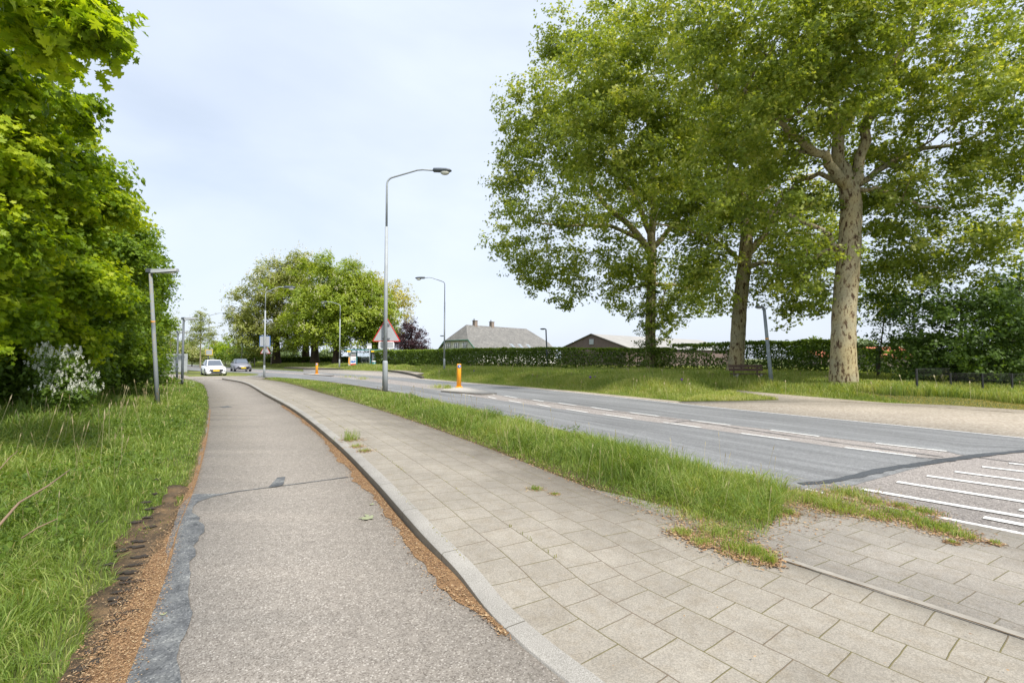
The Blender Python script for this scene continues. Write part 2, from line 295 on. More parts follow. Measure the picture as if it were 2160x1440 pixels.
# ------------------------------------------------------------------ object helpers
def tag(o, label=None, cat=None, group=None, kind=None):
    for k, v in (('label', label), ('category', cat), ('group', group), ('kind', kind)):
        if v: o[k] = v
    return o
def empty(name, loc, rz=0, **k):
    o = bpy.data.objects.new(name, None); COL.objects.link(o); o.location = loc; o.rotation_euler = (0, 0, rz); o.empty_display_size = .2
    return tag(o, **k)
def link(name, me, material, parent=None):
    o = bpy.data.objects.new(name, me); COL.objects.link(o)
    if material: me.materials.append(material)
    if parent: o.parent = parent
    return o
def tri_mesh(name, V, T, material, parent=None, rnd=None, uvw=None, smooth_=False):
    V = np.ascontiguousarray(V, dtype=np.float32); T = np.ascontiguousarray(T, dtype=np.int32)
    me = bpy.data.meshes.new(name); me.vertices.add(len(V)); me.vertices.foreach_set('co', V.ravel())
    k = T.shape[1]; me.loops.add(T.size); me.loops.foreach_set('vertex_index', T.ravel()); me.polygons.add(len(T))
    me.polygons.foreach_set('loop_start', np.arange(0, T.size, k, dtype=np.int32)); me.polygons.foreach_set('loop_total', np.full(len(T), k, dtype=np.int32))
    if smooth_: me.polygons.foreach_set('use_smooth', np.ones(len(T), bool))
    me.update(calc_edges=True)
    if rnd is not None:
        at = me.attributes.new('rnd', 'FLOAT', 'POINT'); at.data.foreach_set('value', np.asarray(rnd, dtype=np.float32))
    if uvw is not None:
        at = me.attributes.new('uvw', 'FLOAT_VECTOR', 'POINT'); at.data.foreach_set('vector', np.asarray(uvw, dtype=np.float32).ravel())
    return link(name, me, material, parent)
class MB:
    def __init__(s): s.v = []; s.f = []; s.sm = []
    def add(s, vs, fs, sm=False):
        o = len(s.v); s.v += [tuple(map(float, v)) for v in vs]; s.f += [tuple(i + o for i in f) for f in fs]; s.sm += [sm] * len(fs); return s
    def box(s, c, d, rz=0, mtx=None):
        x, y, z = d[0] / 2, d[1] / 2, d[2] / 2; b = min(x, y, z) * .12
        vs = []
        for sz in (-1, 1):
            for (sx, sy) in ((-1,-1),(1,-1),(1,1),(-1,1)): vs.append((sx * (x), sy * (y), sz * (z - b)))
        for sz in (-1, 1):
            for (sx, sy) in ((-1,-1),(1,-1),(1,1),(-1,1)): vs.append((sx * (x - b), sy * (y - b), sz * z))
        fs = [(8,11,10,9), (12,13,14,15)]
        for i in range(4):
            j = (i + 1) % 4; fs += [(i, j, j + 4, i + 4), (8 + i, 8 + j, j, i), (4 + i, 4 + j, 12 + j, 12 + i)]
        ca, sa = math.cos(rz), math.sin(rz)
        vs = [(v[0]*ca - v[1]*sa + c[0], v[0]*sa + v[1]*ca + c[1], v[2] + c[2]) for v in vs]
        return s.add(vs, fs)
    def tube(s, pts, rad, k=10, cap=True):
        pts = [Vector(p) for p in pts]
        if not hasattr(rad, '__len__'): rad = [rad] * len(pts)
        vs = []; n = len(pts); up = None
        for i, p in enumerate(pts):
            d = (pts[min(i + 1, n - 1)] - pts[max(i - 1, 0)]).normalized()
            if up is None: up = Vector((1, 0, 0)) if abs(d.x) < .8 else Vector((0, 1, 0))
            a = d.cross(up).normalized(); up = a.cross(d).normalized() * -1; up = d.cross(a) * -1; a = d.cross(up).normalized(); bb = d.cross(a)
            for j in range(k):
                t = 2 * math.pi * j / k; vs.append(p + (a * math.cos(t) + bb * math.sin(t)) * rad[i])
        fs = [(i*k + j, i*k + (j+1) % k, (i+1)*k + (j+1) % k, (i+1)*k + j) for i in range(n-1) for j in range(k)]
        s.add(vs, fs, True)
        if cap: o = len(s.v) - n * k; s.f += [tuple(o + j for j in range(k))[::-1], tuple(o + (n-1)*k + j for j in range(k))]; s.sm += [False, False]
        return s
    def plate(s, outline, t, axis='y', c=(0, 0, 0)):
        n = len(outline)
        def P(u, w, d): return (c[0] + u, c[1] + d, c[2] + w) if axis == 'y' else (c[0] + u, c[1] + w, c[2] + d) if axis == 'z' else (c[0] + d, c[1] + u, c[2] + w)
        vs = [P(u, w, -t/2) for u, w in outline] + [P(u, w, t/2) for u, w in outline]
        fs = [tuple(range(n)), tuple(range(2*n-1, n-1, -1))] + [(i, i + n, (i+1) % n + n, (i+1) % n) for i in range(n)]
        return s.add(vs, fs)
    def ball(s, c, r, k=10, h=6):
        r = r if hasattr(r, '__len__') else (r, r, r); vs = []
        for i in range(h + 1):
            ph = math.pi * i / h
            for j in range(k): t = 2*math.pi*j/k; vs.append((c[0]+r[0]*math.sin(ph)*math.cos(t), c[1]+r[1]*math.sin(ph)*math.sin(t), c[2]+r[2]*math.cos(ph)))
        return s.add(vs, [(i*k+j, (i+1)*k+j, (i+1)*k+(j+1) % k, i*k+(j+1) % k) for i in range(h) for j in range(k)], True)
    def build(s, name, material, parent=None):
        me = bpy.data.meshes.new(name); me.from_pydata(s.v, [], s.f); me.polygons.foreach_set('use_smooth', s.sm); me.update()
        return link(name, me, material, parent)
def copy_tree(o, parent=None):
    c = o.copy(); COL.objects.link(c); c.parent = parent
    for ch in list(o.children): copy_tree(ch, c)
    return c
# flat sheets with a skirt
def sheet(name, P, z, material, skirt=.09, uvf=None, parent=None, zf=None):
    P = np.asarray(P); P3 = [Vector((p[0], p[1], 0)) for p in P]; T = tessellate_polygon([P3]); n = len(P)
    zz = np.full(n, z) if zf is None else zf(P[:, 0], P[:, 1])
    V = np.c_[P, zz]; T = np.array(T)
    a = P[T[:, 0]]; b_ = P[T[:, 1]]; c_ = P[T[:, 2]]; cr = (b_-a)[:, 0]*(c_-a)[:, 1]-(b_-a)[:, 1]*(c_-a)[:, 0]
    T = np.where(cr[:, None] < 0, T[:, ::-1], T)
    if skirt:
        V = np.vstack([V, np.c_[P, zz - skirt]]); i = np.arange(n); j = (i + 1) % n
        T = np.vstack([T, np.c_[i, j, j + n], np.c_[i, j + n, i + n]])
    uv = np.c_[V[:, :2], np.zeros(len(V))] if uvf is None else np.c_[uvf(V[:, 0], V[:, 1]), np.zeros(len(V))]
    return tag(tri_mesh(name, V, T, material, parent, uvw=uv), kind='structure')
def ribbon(P, w, z, step=.3, jit=0., seed=1):
    P, q = resample(smooth(P, step) if len(P) > 2 else np.asarray(P), step); n = len(P)
    d = np.gradient(P, axis=0); d /= np.linalg.norm(d, axis=1)[:, None] + 1e-9; nn = np.c_[-d[:, 1], d[:, 0]]
    w = np.interp(q / max(q[-1], 1e-9), np.linspace(0, 1, len(w)), w) if hasattr(w, '__len__') else np.full(n, w)
    r = np.random.default_rng(seed); ja = jit * (r.random(n) - .5); jb = jit * (r.random(n) - .5)
    A = P + nn * (w / 2 + ja)[:, None]; B = P - nn * (w / 2 + jb)[:, None]
    V = np.vstack([np.c_[A, np.full(n, z)], np.c_[B, np.full(n, z)]]); i = np.arange(n - 1)
    T = np.vstack([np.c_[i + n, i + n + 1, i + 1], np.c_[i + n, i + 1, i]])
    uv = np.vstack([np.c_[q, np.zeros(n), np.zeros(n)], np.c_[q, np.ones(n), np.zeros(n)]])
    return V, T, uv
def ribbons(name, L, material, kind='structure'):
    VV, TT, UU, o = [], [], [], 0
    for V, T, u in L: VV.append(V); TT.append(T + o); UU.append(u); o += len(V)
    return tag(tri_mesh(name, np.vstack(VV), np.vstack(TT), material, uvw=np.vstack(UU)), kind=kind)

# ------------------------------------------------------------------ ground
gx = np.r_[-700, -400, -250, np.arange(-160, -40, 6), np.arange(-40, 40, .45), np.arange(40, 160, 6), 250, 400, 700]
gy = np.r_[-60, -20, np.arange(-6, 50, .45), np.arange(50, 160, 3), 220, 350, 600, 1200]
X, Y = np.meshgrid(gx, gy, indexing='ij'); Z = H(X, Y); ny = len(gy)
i, j = np.meshgrid(np.arange(len(gx) - 1), np.arange(ny - 1), indexing='ij'); i = i.ravel(); j = j.ravel()
Q = np.c_[i*ny+j, (i+1)*ny+j, (i+1)*ny+j+1, i*ny+j+1]
tag(tri_mesh('ground', np.c_[X.ravel(), Y.ravel(), Z.ravel()], Q, M['ground'], smooth_=True), kind='structure')

def jitter(P, a, seed=0, step=.12):
    P, q = resample(P, step); r = np.random.default_rng(seed); nz = vnoise(q, q * 0 + seed, 3., seed) - .5 + .4 * (vnoise(q, q * 0, 9., seed + 1) - .5)
    d = np.gradient(P, axis=0); d /= np.linalg.norm(d, axis=1)[:, None] + 1e-9
    return P + np.c_[-d[:, 1], d[:, 0]] * (nz * a)[:, None]
pl = jitter(pathL, .07, 4)
farconn = GP([(395,789),(470,790),(545,792),(566,794.5),(545,799),(530,800.5),(475,801)])
sheet('bike_path', np.vstack([pl, GP([(150,786),(300,789)]), farconn, kerbL[::-1]]), 0.0, M['path'])
# road: base sheet, dark lanes on top, centre strip showing between
cfar = ext(GP([(2160,967),(1997,951),(1847,934),(1728,920),(1625,906),(1540,896),(1457,886),(1390,877),(1293,865),(1215,854),(1147,846),(1091,839),(1044,832),(975,819.5),(822,800),(672,788.3),(560,782),(440,775.5)]), 0, 30)
cnear = ext(GP([(2100,986),(1932,963),(1782,945),(1667,929),(1563,915),(1479,903),(1334,884),(1239,871),(1162,859.5),(1100,850.6),(1047,843),(975,832),(941,825.5),(822,809),(672,792.2),(560,785.3),(440,777.5)]), 0, 30)
sheet('road', np.vstack([farE, nearE[::-1]]), 0.0, M['gravel'])
def along(P):
    def f(x, y):
        best = np.full(len(x), 1e9); s = np.zeros(len(x)); dd = np.zeros(len(x)); acc = 0
        for a, b in zip(P[:-1], P[1:]):
            d = b - a; L = np.linalg.norm(d); t = np.clip(((x-a[0])*d[0]+(y-a[1])*d[1])/L**2, 0, 1)
            q = np.hypot(x-a[0]-t*d[0], y-a[1]-t*d[1]); m_ = q < best; best = np.where(m_, q, best); s = np.where(m_, acc + t*L, s); acc += L
        return np.c_[s, best]
    return f
joint = GP([(1687,1021),(1740,1017),(1790,1008),(1840,997),(1880,988),(1933,981),(1987,972),(2040,965),(2090,958),(2160,951.7),(2300,938)])
farE_in = farE.copy()
def lane(name, A, B, label=None):      # strip quads between two curves for a lengthwise texture
    n = 160
    def rs(P):
        s = np.r_[0, np.cumsum(np.linalg.norm(np.diff(P, axis=0), axis=1))]; q = np.linspace(0, 1, n) ** 1.6 * s[-1]
        return np.c_[np.interp(q, s, P[:, 0]), np.interp(q, s, P[:, 1])], q
    a, qa = rs(A); b, qb = rs(B); V = []; U = []
    m_ = 6
    for k in range(m_):
        t = k / (m_ - 1); p = a * (1 - t) + b * t; V.append(np.c_[p, np.full(n, .004)]); U.append(np.c_[qa*(1-t)+qb*t, np.full(n, t*3.2), np.zeros(n)])
    i, k = np.meshgrid(np.arange(n-1), np.arange(m_-1)); i = i.ravel(); k = k.ravel()
    T = np.c_[k*n+i, k*n+i+1, (k+1)*n+i+1, (k+1)*n+i]
    T = np.vstack([T[:, [0,3,2,1]]]) 
    return tag(tri_mesh(name, np.vstack(V), T, M['dark'], uvw=np.vstack(U)), kind='structure')
def cut(P, p):
    d = np.linalg.norm(P - np.array(p), axis=1); return P[int(np.argmin(d)):]
fi = farE - 0
def inset(P, d):
    g = np.gradient(P, axis=0); g /= np.linalg.norm(g, axis=1)[:, None] + 1e-9; return P + np.c_[-g[:, 1], g[:, 0]] * d
lane('road_lane_far', inset(cut(farE, G(2300, 936)), .10), np.vstack([[G(2300, 940)], [G(2120, 955)], [G(2040, 961)], smooth(cfar)[30:]]) if False else np.vstack([[G(2160, 951)], [G(2040, 962)], [G(1990, 951)], cfar[2:]]))
lane('road_lane_near', np.vstack([[G(1987, 972)], smooth(cnear[1:])]), inset(cut(nearE, G(1690, 1036)), -.02))
ribbons('road_joint', [ribbon(joint, [.10,.11,.15,.13,.15,.15,.14,.12,.12,.14,.13], .010, .1, .035, 2)], M['crack'])
ribbons('road_crack', [ribbon(GP([(1060,836),(1240,861),(1457,889),(1590,908),(1740,930),(1873,948),(1990,964)]), .035, .009, .15, .02, 3),
    ribbon(GP([(2060,965),(2160,977),(2300,992)]), .03, .009, .15, .01, 4), ribbon(GP([(1932,965),(1987,968)]), .03, .009, .1, .01, 4), ribbon(GP([(1410,893),(1440,889),(1470,888)]), .03, .009, .1, .02, 6)], M['crack'])
ml = []
for a, b in [((1457,886.7),(1540,896.7)),((1625,907),(1728,920.5)),((1847,935),(1997,952)),((1328,870),(1390,878)),((1247,859),(1293,866)),((1178,850),(1215,855.5)),((1124,843),(1147,847)),((1064,835),(1091,839.5)),((1023,830),(1044,833)),
             ((1400,891),(1479,902)),((1563,914),(1667,928)),((1782,944),(1932,962.5)),((1272,874),(1334,883)),((1195,863),(1239,870)),((1132,852.6),(1162,858.5)),((1073,844.6),(1100,849.6)),((1030,837),(1047,841)),((975,831),(999,835)),((640,790.5),(656,791)),((735,798),(752,800))]:
    ml.append(ribbon(GP([a, b]), .095, .0085, .08, .012, len(ml)))
Z3 = lambda x, y: (1440 + x / 3, 820 + y / 3)
def farther(a, b, k):
    a = np.array(G(*a)); b = np.array(G(*b)); return np.array([a, b + (b - a) * k])
for a, b, w, k in [((1130,636),(2160,812),.105,1.2),((1355,590),(2160,716),.11,1.4),((1545,552),(2160,638),.11,1.5),((1720,525),(2160,583),.11,2),((1895,494),(2160,525),.11,3),((2065,472),(2160,482),.11,5),((1905,815),(2160,864),.11,4),((2130,766),(2160,772),.10,10)]:
    ml.append(ribbon(farther(Z3(*a), Z3(*b), k), w, .0085, .5))
ml.append(ribbon(ext(GP([(1700,1032),(1857,1066.5),(2160,1127)]), 0, 5), .07, .0085, .4))
ml.append(ribbon(inset(farE, .16), .08, .0085, .5))
ml.append(ribbon(GP([(480,789),(560,795),(640,801),(720,810)]), .1, .0085, .5))
ribbons('road_markings', ml, M['mark'])
# gutter and tan side street, bus bay
gut = np.vstack([cut(farE, G(1470, 853)), ])
sheet('gutter', np.vstack([cut(farE, G(1500, 857))[:90], inset(cut(farE, G(1500, 857))[:90], -.55)[::-1]]), .006, M['tan'])
tanP = np.vstack([GP([(1440,848),(1643,844),(1600,836),(1563,831),(1540,825),(1560,824),(1640,831),(1773,842),(1873,850),(2007,855),(2160,865)]), [G(2500, 890)], [G(2500, 955)], farE[:1][::-1] * 0 + np.array(G(2160, 922.5))[None], cut(farE, G(2160, 922))[:]])
k0 = int(np.argmin(np.linalg.norm(farE - np.array(G(2160, 922)), axis=1))); k1 = int(np.argmin(np.linalg.norm(farE - np.array(G(1440, 851)), axis=1)))
tanP = np.vstack([GP([(1430,847.5),(1540,846),(1643,843.5),(1600,836),(1563,831),(1540,825),(1560,823.5),(1640,831),(1773,842),(1873,850),(2007,855),(2160,865)]), ext(GP([(2007,855),(2160,865)]), 0, 12)[-1:], farE[:k1 + 1]])
sheet('side_street', tanP, .012, M['tan'], .1)
ribbons('path_edge', [ribbon(ext(GP([(1773,848),(1900,855),(2160,872)]), 0, 6), .05, .017, .2, .03, 8)], M['soil'])
bay = GP([(640,778.5),(700,779.5),(788,781.5),(837,786),(868,792),(890,798),(860,797),(700,787),(640,783)])
sheet('bus_bay', bay, .012, M['centre'])
kb = MB(); bk = smooth(GP([(600,776.5),(640,778),(700,779),(788,781),(837,785.5),(868,791.5),(892,798.5)]), .8)
for a, b in zip(bk[:-1], bk[1:]):
    c_ = (a + b) / 2; d = b - a; kb.box((c_[0], c_[1], .03), (np.linalg.norm(d) * 1.0, .18, .3), math.atan2(d[1], d[0]))
tag(kb.build('kerb', M['kerb']), kind='structure')
sheet('bus_platform', np.vstack([bk[:-6], (bk[:-6] + np.array([.5, 3.0]))[::-1]]), .165, M['tan'], .3)
# traffic island strip in the centre
isl = GP([(930,827),(1020,834),(1048,832),(985,819.5),(940,819.5)])
sheet('traffic_island', isl, .075, M['concrete'], .12)
sheet('traffic_island', GP([(640,789.5),(700,794),(705,792.3),(660,788.6)]), .07, M['concrete'], .12)
ribbons('path_patch', [ribbon(GP([(450,1045),(520,1034),(600,1024),(735,1006)]), [.05,.028,.022,.022,.02,.03], .006, .05, .012, 12)], M['seal'])
sheet('path_patch', GP([(566,1029),(586,1027),(598,1022),(602,1006),(585,1008)]), .0095, M['seal'], 0)
sealR = GP([(410,1460),(405,1400),(395,1350),(412,1290),(400,1240),(398,1200),(418,1150),(425,1110),(412,1090),(404,1075),(425,1058),(470,1043)])
sealL = jitter(GP([(240,1460),(258,1425),(320,1290),(345,1205),(350,1160),(368,1110),(380,1070),(405,1042),(470,1041)]), .03, 9, .04)
sheet('path_patch', np.vstack([sealL, jitter(sealR, .10, 11, .02)[::-1]]), .004, M['seal'], 0)
ribbons('path_patch', [ribbon(GP([(445,860),(520,852),(590,850)]), .03, .004, .1, .01), ribbon(GP([(470,857),(482,859)]), .25, .006, .1)], M['seal'])
# kerb and pavement built on offsets of the kerb line
kp, kq = resample(smooth(ext(kerbL, 0, 0), .1), .12); nK = len(kp)
g = np.gradient(kp, axis=0); g /= np.linalg.norm(g, axis=1)[:, None]; kn = np.c_[g[:, 1], -g[:, 0]]
kh = .012 + .09 * S(2.2, 4.4, kp[:, 1])
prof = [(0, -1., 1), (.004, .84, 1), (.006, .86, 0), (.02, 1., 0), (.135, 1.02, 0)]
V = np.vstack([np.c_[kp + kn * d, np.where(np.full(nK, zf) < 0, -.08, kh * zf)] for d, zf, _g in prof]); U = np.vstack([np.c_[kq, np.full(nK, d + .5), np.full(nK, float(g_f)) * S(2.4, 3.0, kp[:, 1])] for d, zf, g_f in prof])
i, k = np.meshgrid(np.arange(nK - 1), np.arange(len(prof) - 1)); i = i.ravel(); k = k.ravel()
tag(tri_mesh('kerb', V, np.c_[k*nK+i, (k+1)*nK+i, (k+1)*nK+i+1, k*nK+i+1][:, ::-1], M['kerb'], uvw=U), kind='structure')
def hp(y, d): return .012 + (.012 + .088 * S(2.2, 4.4, y) - .014) * (1 - .9 * S(.3, 2.1, d))
ds = np.linspace(.137, 2.16, 10)
V = np.vstack([np.c_[kp + kn * d, hp(kp[:, 1], d - .137)] for d in ds]); U = np.vstack([np.c_[kq, np.full(nK, d - .137 + .02), np.zeros(nK)] for d in ds])
V = np.vstack([V, np.c_[kp + kn * 2.16, np.full(nK, -.08)]]); U = np.vstack([U, U[-nK:]])
i, k = np.meshgrid(np.arange(nK - 1), np.arange(len(ds))); i = i.ravel(); k = k.ravel()
tag(tri_mesh('pavement', V, np.c_[k*nK+i, (k+1)*nK+i, (k+1)*nK+i+1, k*nK+i+1][:, ::-1], M['tileA'], uvw=U), kind='structure')
seam = kp + kn * 2.20
sN = seam[seam[:, 1] < G(1560, 1165)[1] + .6]
sa = np.array(G(2160, 1390)) - np.array(G(1630, 1185)); sa /= np.linalg.norm(sa); sb = np.array([-sa[1], sa[0]])
rE = cut(nearE[::-1], G(1500, 990)); 
PB = np.vstack([kp[kp[:, 1] < 4.6] + kn[kp[:, 1] < 4.6] * 2.164, [G(1500,1090)], [G(1600,1035)], nearE[nearE[:, 1] < G(1640,1027)[1]][::-1], [[9, 1.0]]])
PB = np.vstack([PB, [[3.2, -.3]]])
sheet('crossing_pavement', PB, .012, M['tileB'], .1, uvf=lambda x, y: np.c_[(x * sa[0] + y * sa[1]), (x * sb[0] + y * sb[1]) + .1])
s2 = seam[(seam[:, 1] < 4.0)]
ribbons('pavement_band', [ribbon(s2, .075, .016, .2)], M['bandtile'])
ribbons('pavement_seam', [ribbon(s2 + np.array([-.035, 0]), .012, .0175, .1, .012)], M['soil'])
# litter strips
kf_ = resample(kp, .02)[0]; gf_ = np.gradient(kf_, axis=0); gf_ /= np.linalg.norm(gf_, axis=1)[:, None]; gf_ = np.c_[gf_[:, 1], -gf_[:, 0]]; lk = kf_[(kf_[:, 1] > 2.6) & (kf_[:, 1] < 15)] ; lw = np.clip(.13 * (1 - .4 * S(5, 12, lk[:, 1])) * S(2.6, 3.3, lk[:, 1]), .02, .2)
gg = gf_[(kf_[:, 1] > 2.6) & (kf_[:, 1] < 15)]
nz_ = .25 + .85 * vnoise(lk[:, 0], lk[:, 1], 1.7, 21) + .35 * vnoise(lk[:, 0], lk[:, 1], 9, 22)
outer = lk - gg * (lw * nz_)[:, None]
V = np.vstack([np.c_[lk, np.full(len(lk), .014)], np.c_[outer, np.full(len(lk), .0035)]]); i = np.arange(len(lk) - 1); n_ = len(lk)
T = np.c_[i, i + 1, i + n_ + 1, i + n_]
tag(tri_mesh('kerb_litter', V, T, M['litter']), kind='structure')
dirtL = jitter(smooth(GP([(110,1460),(165,1350),(214,1260),(244,1180),(272,1120),(315,1085),(330,1050),(372,1020),(384,1062)]), .1), .2, 31, .06)
dirtR = smooth(GP([(290,1460),(345,1210),(370,1112),(392,1060)]), .1) + np.array([-.0, 0])
sheet('dirt_shoulder', np.vstack([dirtL, dirtR[::-1]]), -.012, M['soil'], .06)
edge = resample(pathL[(pathL[:, 1] > 1.5) & (pathL[:, 1] < 14)], .02)[0]
ew = (.008 + .030 * S(12, 5, edge[:, 1])) * (.2 + 1.3 * vnoise(edge[:, 0], edge[:, 1], 1.9, 66)) + .12 * np.exp(-((edge[:, 1] - 2.7) / .9) ** 2)
eo = inset(edge, 0); g2 = np.gradient(edge, axis=0); g2 /= np.linalg.norm(g2, axis=1)[:, None]
eo = edge + np.c_[-g2[:, 1], g2[:, 0]] * (ew * (.45 + .9 * vnoise(edge[:, 0], edge[:, 1], 6, 8)))[:, None]
ei = edge - np.c_[-g2[:, 1], g2[:, 0]] * .03
V = np.vstack([np.c_[ei, np.full(len(ei), .006)], np.c_[eo, np.full(len(ei), -.006)]]); n_ = len(ei); i = np.arange(n_ - 1)
tag(tri_mesh('edge_litter', V, np.c_[i, i + 1, i + n_ + 1, i + n_], M['litter']), kind='structure')
# flakes scattered on both litter strips
def flakes(name, C, size, z, material, tilt=.5, ncol=None):
    n = len(C); a = rng.random(n) * 6.283; L = size * (.35 + 1.3 * rng.random(n) ** 2); w = L * (.25 + .4 * rng.random(n)); dx = np.c_[np.cos(a), np.sin(a)]; dy = np.c_[-dx[:, 1], dx[:, 0]]
    zz = z + rng.random(n) * .008; P = []
    for u, v in ((-1, 0), (0, -1), (1, 0), (0, 1)): P.append(np.c_[C + dx * (u * L)[:, None] + dy * (v * w)[:, None], zz + (rng.random(n) - .3) * L * tilt])
    V = np.stack(P, 1).reshape(-1, 3); T = np.arange(4 * n).reshape(n, 4)
    return tri_mesh(name, V, T, material, rnd=np.repeat(rng.random(n), 4))
M['flake'] = leafmat('litter_flakes', [(.12,.07,.04), (.28,.16,.08), (.42,.26,.13), (.52,.39,.23)], .1, tcol=(1,.9,.7))
n = 26000; k = rng.integers(0, len(lk), n); off = np.abs(rng.normal(0, .55, n)) * lw[k] * nz_[k]; C1 = lk[k] - gg[k] * (off * (1 + .6 * (rng.random(n) < .1)))[:, None] + rng.normal(0, .02, (n, 2))
d_, s_ = dist_poly(C1[:, 0], C1[:, 1], kerbL[::2]); C1 = C1[(s_ > 0)]
n = 26000; k = rng.choice(len(edge), n, p=ew / ew.sum()); C2 = edge[k] + np.c_[-g2[k][:, 1], g2[k][:, 0]] * ((rng.random(n) * 1.5 - .25) * ew[k])[:, None] + rng.normal(0, .03, (n, 2))
Cd = np.c_[rng.uniform(-4, -1.6, 14000), rng.uniform(1.6, 5, 14000)]; Cd = Cd[inpoly(Cd[:, 0], Cd[:, 1], np.vstack([dirtL, dirtR[::-1]]))]
Cr = np.c_[rng.uniform(-3, 4.5, 500), rng.uniform(2, 7, 500)]
Cd = Cd[rng.random(len(Cd)) < .25 + .75 * (vnoise(Cd[:, 0], Cd[:, 1], 3, 55) > .5)]
Cx = np.vstack([C2, Cd])
tag(flakes('blossom_litter', C1, .007, .008, M['flake']), 'orange brown blossom litter gathered along the kerb of the bike path', 'litter', kind='stuff')
tag(flakes('wood_chip_litter', Cx, .005, .004, M['flake']), 'rusty brown wood chips and leaf bits along the grass edge of the path', 'litter', kind='stuff')
Cr = Cr[~inpoly(Cr[:, 0], Cr[:, 1], np.vstack([pathL, kerbL[::-1]])) & (Cr[:, 0] > 0)]
tag(flakes('pavement_crumbs', Cr, .006, .03, M['flake']), 'tiny brown crumbs and seeds scattered over the grey pavement tiles', 'litter', kind='stuff')
# tyre tread ruts in the dirt
rb = MB(); ruts = [(258,1260,90),(276,1218,110),(268,1160,70),(305,1140,80),(300,1100,60),(340,1040,50),(345,1010,40),(240,1190,60),(212,1370,90),(180,1410,70),(285,1290,170),(265,1270,150),(280,1245,150),(300,1225,150),(285,1205,150),(300,1190,140),(310,1172,120),(265,1330,110),(230,1350,90),(250,1310,120),(330,1110,70),(325,1090,70),(330,1072,60),(322,1058,60),(350,975,40),(225,1100,50),(215,1395,80),(195,1430,70),(300,1152,90)]
for px, py, ln in ruts:
    px -= 14; ln *= random.uniform(.5, .85)
    x, y = G(px, py); dpx = (CH / ((py - 756) / F)) / F; L = ln * dpx * .55
    pts = []; an = R(18) + random.uniform(-.15, .15)
    for t in np.linspace(-1, 1, 7): pts.append((x + t * L / 2 * math.cos(an), y + t * L / 2 * math.sin(an) + random.uniform(-.012, .012), -.004 + random.uniform(-.006, .004)))
    rb.tube(pts, [random.uniform(.6, 1.1) * q for q in (.003, .015, .026, .020, .028, .017, .003)], 7)
ro_ = rb.build('tyre_ruts', simple('dark_mud', (.030,.024,.018), .95, 0, .3, 30)); ro_.scale = (1, 1, .55); tag(ro_, kind='structure')
sheet('grass_island', smooth(GP([(385,790),(430,787),(470,785),(520,787),(545,790),(520,792.3),(450,793),(400,794)])[::1], .5), .03, M['islandgrass'], .1)
sheet('grass_island', GP([(395,783),(440,783),(470,785.2),(400,785.5)]), .03, M['islandgrass'], .1)

# ------------------------------------------------------------------ grass
def blades(name, P, h, w, material, lean=.45, zadd=0, rb=0.0, zf=None, gain=.55):
    n = len(P); z0 = (H(P[:, 0], P[:, 1]) if zf is None else zf) + zadd; a = rng.random(n) * 6.283
    a2 = vnoise(P[:, 0], P[:, 1], 2.3, 41) * 14 + vnoise(P[:, 0], P[:, 1], 9., 42) * 6 + rng.normal(0, .9, n)
    d = np.c_[np.cos(a), np.sin(a)]; f = np.c_[np.cos(a2), np.sin(a2)]; k_ = lean * (.15 + 1.25 * rng.random(n)) * (.5 + vnoise(P[:, 0], P[:, 1], 1.7, 43)); ln = h * k_
    dr = np.clip(k_, 0, 1.5) * .32
    B = np.c_[P, z0 - .02]; M1 = np.c_[P + f * (ln * .16)[:, None], z0 + h * .42]; M2 = np.c_[P + f * (ln * .52)[:, None], z0 + h * (.80 - dr * .45)]; Ti = np.c_[P + f * ln[:, None], z0 + h * (1.0 - dr * 1.35)]
    s = np.c_[d * w[:, None] * .5, np.zeros(n)]
    V = np.stack([B - s, B + s, M1 - s * .9, M1 + s * .9, M2 - s * .65, M2 + s * .65, Ti], 1).reshape(-1, 3)
    T0 = np.array([[0, 1, 3], [0, 3, 2], [2, 3, 5], [2, 5, 4], [4, 5, 6]]); T = (np.arange(n)[:, None, None] * 7 + T0[None]).reshape(-1, 3)
    pn = vnoise(P[:, 0], P[:, 1], .9, 12) * .6 + vnoise(P[:, 0], P[:, 1], 3.1, 13) * .4
    r = np.clip(.04 + .46 * pn + gain * .75 * rng.random(n) ** 1.6 + rb, 0, 1); r = np.where(rng.random(n) < .05, .8 + .2 * rng.random(n), r)
    return tri_mesh(name, V, T, material, rnd=np.repeat(r, 7))
def scatter(poly, d0, ref, pw=1.5, ymax=90, bb=None):
    poly = np.asarray(poly); x0, y0 = poly.min(0); x1, y1 = poly.max(0); y1 = min(y1, ymax); out = []
    for ya, yb in ((-10, 4), (4, 8), (8, 16), (16, 30), (30, 60), (60, 120)):
        a, b = max(y0, ya), min(y1, yb)
        if b <= a: continue
        dens = d0 * min(1, (ref / max(a, .1)) ** pw); n = int((x1 - x0) * (b - a) * dens)
        P = np.c_[rng.uniform(x0, x1, n), rng.uniform(a, b, n)]; dist = np.maximum(np.hypot(P[:, 0], P[:, 1]), .1)
        keep = (rng.random(n) < np.minimum(1, (ref / dist) ** pw) / min(1, (ref / max(a, .1)) ** pw)) & (np.abs(P[:, 0]) < P[:, 1] * 1.25 + .6)
        P = P[keep]; P = P[inpoly(P[:, 0], P[:, 1], poly)]; out.append(P)
    P = np.vstack(out); dist = np.hypot(P[:, 0], P[:, 1]); return P, dist, np.maximum(1, dist / ref)
